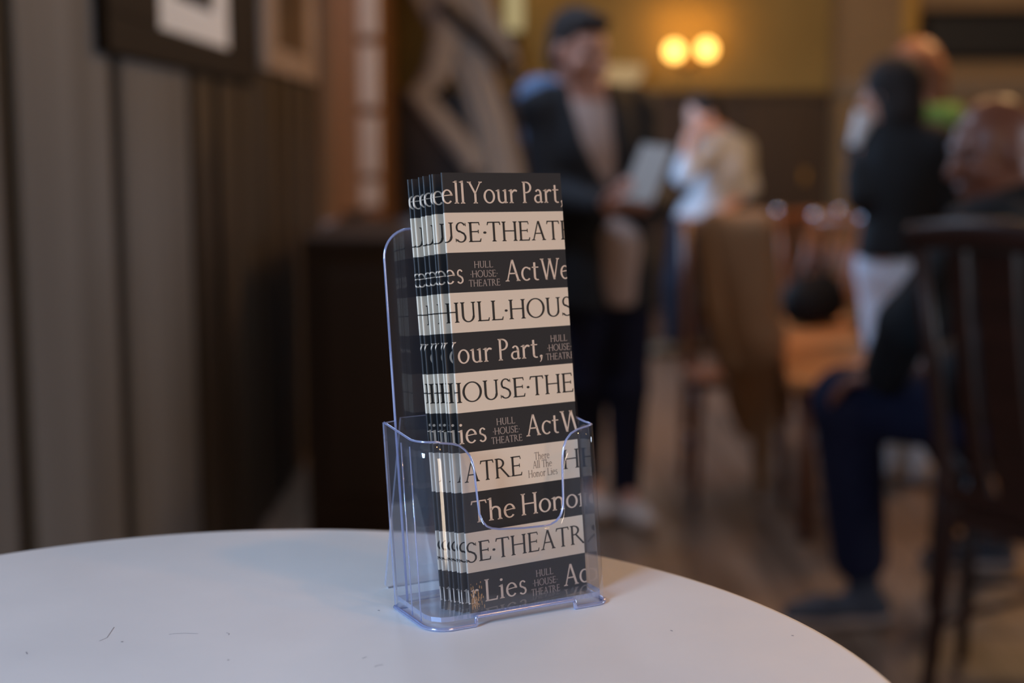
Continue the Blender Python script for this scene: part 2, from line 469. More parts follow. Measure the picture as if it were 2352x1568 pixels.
# dark picture above the mantel on the chimney breast, and the mantel shelf
yc = YB - 0.35
a = at(2112, 140, yc - 0.03); b = at(2560, 22, yc - 0.03)
dp = tag(empty('framed_picture', (a.x, yc, a.z)), 'wide black panel picture on chimney breast above pale mantel shelf', 'picture')
bm = bmesh.new(); w_, h_ = b.x - a.x, b.z - a.z
for lo, hi in (((0, -0.04, 0), (w_, 0, 0.05)), ((0, -0.04, h_ - 0.05), (w_, 0, h_)), ((0, -0.04, 0.05), (0.05, 0, h_ - 0.05)), ((w_ - 0.05, -0.04, 0.05), (w_, 0, h_ - 0.05))):
    add_box(bm, lo, hi, 0.006)
bm_obj('frame', bm, M_blackframe, dp)
bm = bmesh.new(); add_box(bm, (0.05, -0.025, 0.05), (w_ - 0.05, 0, h_ - 0.05))
bm_obj('canvas', bm, mat('black_canvas', (0.012, 0.012, 0.009), 0.7), dp)
a = at(1880, 205, yc - 0.1); b = at(1880, 172, yc - 0.1)
bm = bmesh.new()
add_box(bm, (XW - 0.02, -0.14, 0), (XR, 0, 0.05), 0.008); add_box(bm, (XW, -0.08, -0.05), (XR, 0, 0), 0.008)
o = bm_obj('mantel_shelf', bm, mat('mantel_paint', (0.26, 0.19, 0.115), 0.6), loc=(0, yc, a.z))
tag(o, 'pale brown mantel shelf running along chimney breast under the black picture', 'shelf')
a = at(2089, 85, yc - 0.02)
bm = bmesh.new(); add_box(bm, (-0.055, -0.03, 0), (0.055, 0, ZC - a.z - 0.002), 0.006)
tag(bm_obj('trim_3', bm, mat('gilt_trim', (0.42, 0.22, 0.03), 0.5), loc=(a.x, yc, a.z)), kind='structure')

# little brass plate on the wainscot
p = at(1826, 404, YB - 0.05)
bm = bmesh.new(); add_box(bm, (-0.10, -0.012, -0.045), (0.10, 0, 0.045), 0.01)
tag(bm_obj('brass_plate', bm, mat('dull_brass', (0.40, 0.22, 0.04), 0.5, 0.5), loc=(p.x, YB - 0.03, p.z)), 'small dull brass plate on dark wainscot below the sconce wall', 'plate')

# ================================================================== TIED-BACK CURTAIN
M_cloth = noise_mat('taupe_curtain_cloth', (0.40, 0.345, 0.29), (0.45, 0.39, 0.33), (14, 14, 2), 0.95, 0.1)
def strip_cloth(name, path, parent, m, org, folds=4, depth=0.022, n=60, k=64, thick=0.012):
    """a gathered length of cloth: cross section is a folded ribbon of given half width; path = [(centre, half width, depth scale)]"""
    V, F = [], []
    L = len(path)
    for side in (0, 1):
        for i in range(n + 1):
            t = i / n * (L - 1); j = min(int(t), L - 2); u = t - j
            u = u * u * (3 - 2 * u)
            c = path[j][0].lerp(path[j + 1][0], u)
            hw = path[j][1] * (1 - u) + path[j + 1][1] * u
            ds = path[j][2] * (1 - u) + path[j + 1][2] * u
            c2 = path[j][0].lerp(path[j + 1][0], min(1, u + .05)); d = (path[j + 1][0] - path[j][0]).normalized()
            s = Vector((0, -1, 0)).cross(d).normalized()
            for q in range(k + 1):
                w = q / k * 2 - 1
                y = depth * ds * (math.sin(w * math.pi * folds + 0.8 * math.sin(i * 0.13)) + 0.35 * math.sin(w * 17 + i * 0.05)) - 0.10 * ds * (1 - w * w)
                V.append(c + s * (w * hw) + Vector((0, y + (thick if side else 0), 0)) - org)
    M_ = k + 1; N_ = (n + 1) * M_
    for i in range(n):
        for q in range(k):
            a_ = i * M_ + q
            F.append((a_, a_ + 1, a_ + M_ + 1, a_ + M_)); F.append((N_ + a_, N_ + a_ + M_, N_ + a_ + M_ + 1, N_ + a_ + 1))
    for i in range(n):
        for q in (0, k):
            a_ = i * M_ + q; F.append((a_, a_ + M_, N_ + a_ + M_, N_ + a_) if q == 0 else (a_, N_ + a_, N_ + a_ + M_, a_ + M_))
    for q in range(k):
        for i in (0, n):
            a_ = i * M_ + q; F.append((a_, N_ + a_, N_ + a_ + 1, a_ + 1))
    o = obj(name, V, F, m, parent, smooth=True)
    bmf = bmesh.new(); bmf.from_mesh(o.data); bmesh.ops.recalc_face_normals(bmf, faces=bmf.faces); bmf.to_mesh(o.data); bmf.free()
    return o
YD = YB - 0.45
org = at(1120, 500, YD); org.z = 0.0
cu = tag(empty('curtain', org), 'taupe cloth curtain swept aside and tied back in front of mustard wall', 'curtain')
P_ = lambda x, y, dy=0.0: at(x, y, YD + dy)
strip_cloth('curtain_panel', [(P_(1000, -330), 0.30, 1), (P_(1020, -40), 0.26, 1), (P_(1062, 90), 0.17, 1), (P_(1098, 190), 0.13, .9), (P_(1128, 290), 0.15, .9), (P_(1150, 400), 0.17, 1), (P_(1155, 640), 0.24, 1), (Vector((P_(1155, 640).x, YD, 0.03)), 0.28, 1)], cu, M_cloth, org, 3)
strip_cloth('gathered_edge', [(P_(1035, -40, -.1), 0.10, .6), (P_(1025, 80, -.12), 0.10, .6), (P_(1005, 165, -.13), 0.095, .6), (P_(965, 215, -.13), 0.07, .6), (P_(938, 222, -.13), 0.03, .4)], cu, M_cloth, org, 1, 0.02)
strip_cloth('trailing_end', [(P_(948, 205, -.15), 0.05, .5), (P_(985, 245, -.15), 0.075, .6), (P_(1035, 305, -.15), 0.085, .6), (P_(1075, 355, -.15), 0.085, .6), (P_(1090, 392, -.15), 0.06, .4)], cu, M_cloth, org, 1, 0.02)
strip_cloth('tie_band', [(P_(1015, 10, -.2), 0.055, .3), (P_(1095, 85, -.2), 0.05, .3), (P_(1180, 160, -.2), 0.05, .3)], cu, mat('dark_brown_band', (0.035, 0.022, 0.014), 0.9), org, 1, 0.02)
strip_cloth('outer_edge', [(P_(1075, -60, -.06), 0.11, .6), (P_(1120, 60, -.06), 0.09, .6), (P_(1168, 125, -.06), 0.06, .5), (P_(1185, 170, -.06), 0.04, .4)], cu, M_cloth, org, 2, 0.03)
# rod above the frame carries it
bm = bmesh.new(); add_tube(bm, [Vector((-0.78, YD, 2.98)) - org, Vector((0.5, YD, 2.98)) - org], 0.018, 12)
for x in (-0.75, 0.47): add_box(bm, Vector((x, YD, 2.965)) - org, Vector((x + 0.025, YB - 0.001, 2.995)) - org)
bm_obj('rod', bm, M_darkmetal, cu)

# ================================================================== WHITE BISTRO TABLE
TZ = EYE - 0.248
TX, TY, TR = -0.1301, 0.5895, 0.3111
def table_material():
    m = mat('white_laminate', (0.80, 0.78, 0.76), 0.5, 0, 0.35)
    t = m.node_tree; n = t.nodes; b = n['Principled BSDF']
    tc = n.new('ShaderNodeTexCoord')
    nz = n.new('ShaderNodeTexNoise'); nz.inputs['Scale'].default_value = 9; nz.inputs['Detail'].default_value = 5
    cr = n.new('ShaderNodeValToRGB')
    cr.color_ramp.elements[0].position = 0.25; cr.color_ramp.elements[0].color = (0.74, 0.73, 0.72, 1)
    cr.color_ramp.elements[1].position = 0.75; cr.color_ramp.elements[1].color = (0.83, 0.81, 0.79, 1)
    vo = n.new('ShaderNodeTexVoronoi'); vo.inputs['Scale'].default_value = 16; vo.inputs['Randomness'].default_value = 1
    lt = n.new('ShaderNodeMath'); lt.operation = 'LESS_THAN'; lt.inputs[1].default_value = 0.011
    mx = n.new('ShaderNodeMix'); mx.data_type = 'RGBA'; mx.inputs[7].default_value = (0.25, 0.24, 0.26, 1)
    t.links.new(tc.outputs['Object'], nz.inputs['Vector']); t.links.new(tc.outputs['Object'], vo.inputs['Vector'])
    t.links.new(nz.outputs['Fac'], cr.inputs['Fac']); t.links.new(vo.outputs['Distance'], lt.inputs[0])
    t.links.new(lt.outputs[0], mx.inputs[0]); t.links.new(cr.outputs['Color'], mx.inputs[6])
    t.links.new(mx.outputs[2], b.inputs['Base Color'])
    n2 = n.new('ShaderNodeTexNoise'); n2.inputs['Scale'].default_value = 30
    rg = n.new('ShaderNodeMapRange'); rg.inputs[3].default_value = 0.46; rg.inputs[4].default_value = 0.6
    t.links.new(tc.outputs['Object'], n2.inputs['Vector']); t.links.new(n2.outputs['Fac'], rg.inputs[0]); t.links.new(rg.outputs[0], b.inputs['Roughness'])
    return m
M_table = table_material()
tb = tag(empty('bistro_table', (TX, TY, 0)), 'tall round white bistro table with scuffed laminate top in the foreground', 'table')
bm = bmesh.new()
add_lathe(bm, [(0, TZ - 0.025), (TR - 0.012, TZ - 0.025), (TR - 0.003, TZ - 0.019), (TR, TZ - 0.010), (TR - 0.0008, TZ - 0.0025), (TR - 0.003, TZ - 0.0005), (TR - 0.006, TZ), (0, TZ)], 160)
to = bm_obj('tabletop', bm, M_table, tb)
M_mark = mat('scuff_mark', (0.30, 0.29, 0.31), 0.6)
def scuff(pts, w):
    bm = bmesh.new()
    vs = []
    for i, (px, py) in enumerate(pts):
        d = at(px, py, 1.0) - Vector((0, 0, EYE)); P = Vector((0, 0, EYE)) + d * (-0.248 / d.z)
        vs.append(P)
    for a_, b_ in zip(vs[:-1], vs[1:]):
        d = (b_ - a_).normalized(); s_ = Vector((-d.y, d.x, 0)) * w
        q = [bm.verts.new(Vector((v.x - TX, v.y - TY, TZ + 0.00008))) for v in (a_ - s_, b_ - s_, b_ + s_, a_ + s_)]
        bm.faces.new(q)
    bmesh.ops.remove_doubles(bm, verts=bm.verts, dist=1e-4)
    bm_obj('stain', bm, M_mark, to)
for pts, w in (([(228, 1472), (246, 1464), (262, 1440)], .00018), ([(388, 1457), (400, 1455), (425, 1454), (455, 1455)], .00018), ([(520, 1453), (527, 1455), (525, 1458)], .0002),
               ([(279, 1473), (282, 1474)], .0006), ([(523, 1515), (526, 1516)], .0005), ([(860, 1531), (868, 1528), (880, 1526)], .0002), ([(832, 1512), (842, 1508)], .0002),
               ([(1818, 1459), (1823, 1460)], .0006), ([(1540, 1447), (1545, 1449)], .0004), ([(60, 1497), (63, 1502)], .0003), ([(868, 1401), (872, 1402)], .0005)):
    scuff(pts, w)
M_ped = mat('brushed_steel', (0.5, 0.5, 0.52), 0.35, 1.0)
bm = bmesh.new(); add_lathe(bm, [(0, 0.03), (0.038, 0.03), (0.038, TZ - 0.035), (0.12, TZ - 0.032), (0.12, TZ - 0.0255), (0, TZ - 0.0255)], 32)
bm_obj('pedestal', bm, M_ped, tb)
bm = bmesh.new(); add_lathe(bm, [(0, 0), (0.22, 0), (0.22, 0.008), (0.1, 0.02), (0.045, 0.034), (0, 0.034)], 48)
bm_obj('base', bm, M_ped, tb)

# ================================================================== CLEAR BROCHURE HOLDER
HO = Vector((0.0526, 0.747, TZ)); HY = R(28); LEAN = math.tan(R(8.1))
M_clear = clear_mat('clear_plastic', (0.93, 0.945, 0.975))
M_edge = edge_mat('blue_plastic_edge')
holder = tag(empty('brochure_holder', HO, HY), 'clear plastic countertop brochure holder with thumb notch, standing on white table', 'brochure holder')
HWD, HDP, HT = 0.1055, 0.0465, 0.0021

def sh(x, y, z): return (x, y + LEAN * z, z)

# plan path of the pocket wall: back-left -> front-left -> front-right -> back-right (outer side)
def plan():
    r = 0.0125; r2 = 0.0075; pts = []
    for i in range(9): pts.append((-HWD, HDP - (HDP - r) * i / 8))
    for i in range(1, 13):
        a_ = math.pi + (math.pi / 2) * i / 12; pts.append((-HWD + r + r * math.cos(a_), r + r * math.sin(a_)))
    x0, x1 = -HWD + r, -r2
    N = 200
    for i in range(1, N + 1): pts.append((x0 + (x1 - x0) * i / N, 0))
    for i in range(1, 13):
        a_ = -math.pi / 2 + (math.pi / 2) * i / 12; pts.append((-r2 + r2 * math.cos(a_), r2 + r2 * math.sin(a_)))
    for i in range(1, 9): pts.append((0, r2 + (HDP - r2) * i / 8))
    return pts
PL = plan()
# top contour: rim height along the front, thumb notch in the middle
def ntop(x, y):
    if y > 0.0126: return 0.0955 + 0.003 * (y - 0.0126) / 0.034
    if y > 0.0001: return 0.0955
    key = [(-0.093, .0948), (-.0865, .0938), (-.0825, .0925), (-.0795, .0900), (-.0770, .0868), (-.0756, .0830), (-.0749, .0780), (-.0744, .0650), (-.0738, .0570), (-.0724, .0528), (-.0700, .0500), (-.0670, .0485), (-.0630, .0476),
           (-.049, .0464), (-.0365, .0460), (-.0325, .0463), (-.0290, .0475), (-.0262, .0500), (-.0243, .0540), (-.0237, .0600), (-.0233, .0700), (-.0228, .0790), (-.0217, .0850), (-.0196, .0895), (-.0165, .0925), (-.0125, .0942), (-.0075, .0952)]
    for (a0, b0), (a1, b1) in zip(key[:-1], key[1:]):
        if a0 <= x <= a1: return b0 + (b1 - b0) * (x - a0) / (a1 - a0)
    return key[0][1] if x < key[0][0] else key[-1][1]
def nbot(x, y):
    if y > 0.0001: return 0.0
    if -0.0800 < x < -0.0214: return 0.0042
    return 0.0
V, F, MI = [], [], []
n_ = len(PL); NV = 10
norm = []
for i, (x, y) in enumerate(PL):
    a_ = PL[max(i - 1, 0)]; b_ = PL[min(i + 1, n_ - 1)]
    d = Vector((b_[0] - a_[0], b_[1] - a_[1])).normalized(); norm.append(Vector((-d.y, d.x)))   # points inside the pocket
for side in (0, 1):
    for i, (x, y) in enumerate(PL):
        zt, zb = ntop(x, y), nbot(x, y)
        for j in range(NV + 1):
            z = zb + (zt - zb) * j / NV
            q = Vector((x, y)) + norm[i] * (HT if side else 0)
            V.append(sh(q.x, q.y, z))
st = NV + 1; off = n_ * st
for i in range(n_ - 1):
    for j in range(NV):
        a_ = i * st + j
        F.append((a_, a_ + st, a_ + st + 1, a_ + 1)); MI.append(0)
        F.append((off + a_, off + a_ + 1, off + a_ + st + 1, off + a_ + st)); MI.append(0)
    a_ = i * st + NV; F.append((a_, a_ + st, off + a_ + st, off + a_)); MI.append(1)
    a_ = i * st; F.append((a_, off + a_, off + a_ + st, a_ + st)); MI.append(1)
for i in (0, n_ - 1):
    for j in range(NV):
        a_ = i * st + j
        F.append((a_, a_ + 1, off + a_ + 1, off + a_) if i == 0 else (a_, off + a_, off + a_ + 1, a_ + 1)); MI.append(1)
pk = obj('pocket', V, F, [M_clear, M_edge], holder, MI)
pk.data.polygons.foreach_set('use_smooth', np.array([m == 0 for m in MI]))

def bead(name, pts, r, parent=holder, closed=False):
    bm = bmesh.new(); add_tube(bm, pts, r, 8); return bm_obj(name, bm, M_edge, parent, True)
bead('rim', [sh(x + nn.x * HT * .5, y + nn.y * HT * .5, ntop(x, y)) for (x, y), nn in zip(PL, norm)], 0.00055)
fr_ = [(x, y) for x, y in PL if True]
bead('foot_edge', [sh(x, y, nbot(x, y) + .0011) for x, y in PL], 0.0010)
def plate(name, outline, y0, t, shear=True, parent=holder, slope=None):
    """flat clear plate with a rounded outline in X,Z and thickness t"""
    V, F, MI = [], [], []
    m = len(outline)
    for k in (0, 1):
        for x, z in outline:
            y = y0 + t * k
            if slope: y = slope(z) + t * k; V.append((x, y, z))
            else: V.append(sh(x, y, z))
    F.append(tuple(range(m))[::1]); MI.append(0)
    F.append(tuple(range(2 * m - 1, m - 1, -1))); MI.append(0)
    for i in range(m):
        j = (i + 1) % m
        F.append((i, m + i, m + j, j)); MI.append(1)
    return obj(name, V, F, [M_clear, M_edge], parent, MI)
def rounded(x0, x1, z0, z1, r, n=10):
    o = [(x0, z0), (x1, z0)]
    for i in range(n + 1):
        a_ = math.pi / 2 * i / n; o.append((x1 - r + r * math.cos(a_), z1 - r + r * math.sin(a_)))
    for i in range(n + 1):
        a_ = math.pi / 2 + math.pi / 2 * i / n; o.append((x0 + r + r * math.cos(a_), z1 - r + r * math.sin(a_)))
    return o
bo_ = rounded(-0.0985, -0.007, 0.003, 0.200, 0.0155)
bead('panel_edge', [sh(x, HDP - .0011, z) for x, z in bo_[1:] + bo_[:1]], 0.0007)
plate('back_panel', rounded(-0.0985, -0.007, 0.003, 0.200, 0.0155), HDP - 0.0022, 0.0022)
# flanges that join the pocket sides to the back panel
for xa, xb in ((-HWD, -0.0985), (-0.007, 0.0)):
    bm = bmesh.new()
    q = [sh(xa, HDP, 0.0), sh(xb, HDP, 0.0), sh(xb, HDP, 0.099), sh(xa, HDP, 0.0985)]
    q2 = [(x, y - 0.0022, z) for x, y, z in q]
    a_ = [bm.verts.new(v) for v in q]; b_ = [bm.verts.new(v) for v in q2]
    bm.faces.new(b_); bm.faces.new(a_[::-1])
    for i in range(4):
        f = bm.faces.new((a_[i], a_[(i + 1) % 4], b_[(i + 1) % 4], b_[i])); f.material_index = 1
    bm_obj('flange', bm, [M_clear, M_edge], holder)
# easel leg flaring out behind
leg_out = [(-0.0965, 0.0), (-0.009, 0.0), (-0.011, 0.1), (-0.0945, 0.1)]
plate('easel_leg', [(-0.0965, 0.002), (-0.0945, 0.0), (-0.011, 0.0), (-0.009, 0.002), (-0.011, 0.1), (-0.0945, 0.1)], 0, 0.002, slope=lambda z: 0.0805 + (0.0465 + LEAN * 0.1 - 0.0805) * z / 0.1)
# pocket floor
bm = bmesh.new()
ins = [(x + nn.x * HT, y + nn.y * HT) for (x, y), nn in zip(PL, norm)]
ring = ins[::4] + [ins[-1]]
a_ = [bm.verts.new(sh(x, y, 0.0042)) for x, y in ring]; b_ = [bm.verts.new(sh(x, y, 0.0066)) for x, y in ring]
bm.faces.new(a_[::-1]); bm.faces.new(b_)
for i in range(len(ring)):
    j = (i + 1) % len(ring); f = bm.faces.new((a_[i], a_[j], b_[j], b_[i])); f.material_index = 1
bm_obj('pocket_floor', bm, [M_clear, M_edge], holder)
# window reflection streaks on the left side wall, shaped as thin beads
bm = bmesh.new()
for y in (0.013, 0.024):
    add_tube(bm, [sh(-HWD + 0.0004, y, 0.003), sh(-HWD + 0.0004, y, 0.092)], 0.0004, 8)
    bm_obj('reflection_streak', bm, M_edge, holder, True); bm = bmesh.new()

# ================================================================== LETTERING (drawn as strokes, no font files)
TS, TN = 0.102, 0.06
def g_line(x0, y0, x1, y1, w): return [[(x0 - w / 2, y0), (x0 + w / 2, y0), (x1 + w / 2, y1), (x1 - w / 2, y1)]]
def g_hbar(x0, x1, y, w=TN): return [[(x0, y - w / 2), (x1, y - w / 2), (x1, y + w / 2), (x0, y + w / 2)]]
def g_serif(x, y, up, half=0.105, w=TS):
    s = 1 if up else -1
    return [[(x - half, y), (x + half, y), (x + half * .95, y + s * .028), (x + w / 2, y + s * .065), (x - w / 2, y + s * .065), (x - half * .95, y + s * .028)]]
def g_ell(cx, cy, rx, ry, a0=0, a1=360, wt=TS, wn=TN, n=28):
    out = []; P = []
    for i in range(n + 1):
        a = R(a0 + (a1 - a0) * i / n); P.append(((cx + rx * math.cos(a), cy + ry * math.sin(a)), (cx + (rx - wt) * math.cos(a), cy + (ry - wn) * math.sin(a))))
    for (o1, i1), (o2, i2) in zip(P[:-1], P[1:]): out.append([o1, o2, i2, i1])
    return out
def g_stem(x, y0=0, y1=1, w=TS, s0=True, s1=True):
    r = g_line(x, y0, x, y1, w)
    if s0: r += g_serif(x, y0, True, w=w)
    if s1: r += g_serif(x, y1, False, w=w)
    return r
def g_flag(x, y, w=TS):   # slanted head serif of lower-case stems
    return [[(x - w / 2 - .10, y - .06), (x + w / 2, y + .01), (x + w / 2, y - .09), (x - w / 2, y - .10)]]
XH = 0.64
def glyph(c):
    """polygons in cap-height units and the advance width"""
    if c == 'H': return g_stem(.12) + g_stem(.66) + g_hbar(.12, .66, .52), .78
    if c == 'U': return g_stem(.12, .3, 1, s0=False) + g_stem(.60, .28, 1, TN + .02, s0=False) + g_ell(.36, .3, .286, .315, 180, 360, TS, TN), .72
    if c == 'L': return g_stem(.12) + g_hbar(.12, .54, .026) + [[(.54, 0), (.57, .17), (.53, .17), (.49, .04)]], .60
    if c == 'E': return (g_stem(.12) + g_hbar(.12, .50, .974) + g_hbar(.12, .45, .52) + g_hbar(.12, .54, .026) + [[(.50, 1), (.53, .84), (.49, .84), (.46, .97)], [(.54, 0), (.57, .17), (.53, .17), (.49, .04)], [(.43, .43), (.47, .43), (.47, .61), (.43, .61)]]), .60
    if c == 'T': return g_stem(.33, 0, 1, s1=False) + g_hbar(.03, .63, .974) + [[(.03, 1), (.00, .83), (.04, .83), (.09, .97)], [(.63, 1), (.66, .83), (.62, .83), (.57, .97)]], .66
    if c == 'A': return g_line(.10, 0, .36, 1, TN) + g_line(.63, 0, .37, 1.0, TS) + g_hbar(.18, .56, .36) + g_serif(.10, 0, True, .10, TN) + g_serif(.63, 0, True, .10), .74
    if c == 'O': return g_ell(.42, .5, .42, .52, 0, 360), .84
    if c == 'S': return (g_ell(.26, .745, .215, .27, 25, 250, TS * .8, TN) + g_ell(.25, .245, .235, .26, -155, 80, TS * .85, TN) + g_line(.37, .44, .13, .60, .15) + [[(.44, .97), (.47, .97), (.48, .80), (.45, .80)], [(.02, .02), (.05, .02), (.05, .19), (.015, .19)]]), .52
    if c == 'R': return g_stem(.12) + g_ell(.20, .745, .28, .255, -90, 90) + g_hbar(.12, .24, .974) + g_hbar(.12, .24, .516) + g_line(.68, 0, .30, .52, .105) + [[(.60, 0), (.78, 0), (.78, .03), (.62, .05)]], .74
    if c == 'P': return g_stem(.12) + g_ell(.22, .73, .28, .27, -90, 90) + g_hbar(.12, .24, .974) + g_hbar(.12, .24, .486), .56
    if c == 'Y': return g_line(.35, .45, .08, 1, TS) + g_line(.35, .45, .62, 1, TN) + g_stem(.35, 0, .47, s1=False) + g_serif(.08, 1, False, .10) + g_serif(.62, 1, False, .09, TN), .70
    if c == 'W': return g_line(.30, 0, .09, 1, TS) + g_line(.30, 0, .50, 1, TN) + g_line(.72, 0, .50, 1, TS) + g_line(.72, 0, .94, 1, TN) + g_serif(.09, 1, False, .10) + g_serif(.94, 1, False, .09, TN) + g_serif(.5, 1, False, .08), 1.02
    if c == 'e': return g_ell(.25, XH / 2, .25, XH / 2 + .01, 8, 320, TS * .95, TN) + g_line(.06, XH * .50, .44, XH * .62, .0) + [[(.05, .33), (.05, .375), (.485, .43), (.50, .39)]], .52
    if c == 'l': return g_stem(.11, 0, 1.04, s1=False) + g_flag(.11, 1.04), .25
    if c == 'o': return g_ell(.29, XH / 2, .28, XH / 2 + .01), .58
    if c == 'u': return g_line(.13, .2, .13, XH, TS) + g_flag(.13, XH) + g_ell(.30, .21, .215, .22, 180, 300, TS, TN) + g_line(.46, 0, .46, XH, TS) + g_flag(.46, XH) + [[(.46, 0), (.57, .02), (.57, .05), (.46, .08)]] + g_line(.36, .02, .46, .14, TN), .60
    if c == 'r': return g_stem(.12, 0, XH, s1=False) + g_flag(.12, XH) + g_ell(.31, .44, .17, .20, 45, 170, TS * .6, TN + .03), .42
    if c == 'a': return g_line(.37, .08, .37, .46, TS) + g_ell(.24, .44, .175, .205, 0, 150, TS, TN) + g_ell(.22, .19, .20, .20, 60, 300, TS * .9, TN) + [[(.24, .345), (.40, .40), (.40, .44), (.22, .385)]] + g_line(.26, .01, .38, .12, TN) + [[(.37, .12), (.33, .03), (.40, -.01), (.48, .03), (.48, .06), (.42, .06)]], .49
    if c == 't': return g_line(.15, .12, .15, .84, TS) + g_hbar(.02, .34, XH - .03, .05) + g_ell(.265, .155, .165, .165, 180, 300, TS, TN), .37
    if c == 'c': return g_ell(.26, XH / 2, .255, XH / 2 + .01, 48, 312, TS * .95, TN) + [[(.40, .50), (.46, .48), (.46, .60), (.40, .60)]], .48
    if c == 's': return (g_ell(.19, .475, .145, .175, 25, 255, TS * .75, TN) + g_ell(.185, .16, .165, .17, -155, 80, TS * .8, TN) + g_line(.27, .28, .10, .39, .13)), .38
    if c == 'i': return g_stem(.12, 0, XH, s1=False) + g_flag(.12, XH) + g_ell(.115, .86, .062, .062, 0, 360, .06, .06, 12), .26
    if c == 'n': return g_stem(.12, 0, XH, s1=False) + g_flag(.12, XH) + g_ell(.31, .42, .22, .22, 0, 160, TS, TN + .02) + g_stem(.485, 0, .43, s1=False), .62
    if c == 'h': return g_stem(.12, 0, 1.04, s1=False) + g_flag(.12, 1.04) + g_ell(.31, .42, .22, .22, 0, 160, TS, TN + .02) + g_stem(.485, 0, .43, s1=False), .62
    if c == ',': return g_ell(.10, .05, .07, .07, 0, 360, .07, .07, 12) + [[(.05, .03), (.17, .05), (.12, -.12), (.04, -.22), (.02, -.20), (.08, -.10)]], .22
    if c == '\u00b7': return g_ell(.10, .46, .062, .062, 0, 360, .062, .062, 12), .20
    return [], .26

ROWS = 11
BH = 0.229; BW = 0.0755
RH = BH / ROWS
# each row: left and right edge of the cover in crop units, then runs (text, x0, x1, baseline fraction, cap height fraction)
DK, LT = (.225, .55), (.255, .50)
def blk(x0, x1, lines, bf=(.60, .365, .135), ch=.17):
    cx = (x0 + x1) / 2
    return [(s, cx - w * (x1 - x0) / 2, cx + w * (x1 - x0) / 2, b, ch) for (s, w), b in zip(lines, bf)]
HHT = [('HULL', .60), ('\u00b7HOUSE\u00b7', .86), ('THEATRE', 1.0)]
TAL = [('There', .52), ('All The', .66), ('Honor Lies', 1.0)]
TEXT = [
    (640, 1703, [('ell', 622, 822, *DK), ('Your', 845, 1290, *DK), ('Part,', 1335, 1715, *DK)]),
    (673, 1742, [('USE', 596, 977, *LT), ('\u00b7', 995, 1025, *LT), ('THEATR', 1030, 1852, *LT)]),
    (705, 1772, [('es', 668, 828, *DK)] + blk(872, 1150, HHT) + [('Act', 1198, 1508, *DK), ('We', 1525, 1800, *DK)]),
    (737, 1798, [('HULL', 656, 1190, *LT), ('\u00b7', 1202, 1230, *LT), ('HOUS', 1240, 1825, *LT)]),
    (763, 1820, [('Your', 655, 1092, *DK), ('Part,', 1145, 1545, *DK)] + blk(1575, 1835, HHT)),
    (790, 1845, [('H', 670, 832, *LT), ('OUSE', 838, 1392, *LT), ('\u00b7', 1405, 1432, *LT), ('THE', 1435, 1838, *LT)]),
    (820, 1872, [('Lies', 690, 1050, *DK)] + blk(1090, 1365, HHT) + [('Act', 1403, 1705, *DK), ('W', 1720, 1930, *DK)]),
    (845, 1900, [('ATRE', 862, 1372, *LT)] + blk(1425, 1692, TAL, (.60, .385, .16), .19) + [('H', 1748, 1905, *LT)]),
    (880, 1926, [('The', 935, 1320, *DK), ('Honor', 1372, 1985, *DK)]),
    (910, 1952, [('U', 770, 888, *LT), ('SE', 900, 1112, *LT), ('\u00b7', 1125, 1152, *LT), ('THEATR', 1155, 1968, *LT)]),
    (935, 1975, [('our', 760, 1012, *DK), ('Lies', 1062, 1425, *DK)] + blk(1465, 1725, HHT) + [('Act', 1762, 2075, *DK)]),
]
M_ink = mat('black_cover_ink', (0.032, 0.029, 0.029), 0.38, 0, 0.4)
M_paper = mat('cream_cover_paper', (0.80, 0.64, 0.48), 0.42, 0, 0.4)
M_inktext = mat('dark_print', (0.035, 0.030, 0.026), 0.45, 0, 0.35)
M_papertext = mat('cream_print', (0.76, 0.58, 0.44), 0.45, 0, 0.35)
M_faintd = mat('muted_tan_print', (0.46, 0.35, 0.29), 0.5, 0, 0.3)
M_faintl = mat('muted_brown_print', (0.20, 0.145, 0.115), 0.5, 0, 0.3)
M_white = mat('white_page_paper', (0.80, 0.80, 0.80), 0.7, 0, 0.3)
M_glint = mat('painted_tan_glint', (0.62, 0.33, 0.12), 0.5)
SPR = 0.00062          # radius of the folded spine
UL = -math.pi * SPR   # the cover wraps round the spine from u=0 to u=UL, then runs back behind

def wrap(u, v, lift):
    if u >= 0: return (u, -lift, v)
    if u >= UL:
        t = -u / SPR; r = SPR + lift
        return (-r * math.sin(t), SPR - r * math.cos(t), v)
    return (UL - u, 2 * SPR + lift, v)

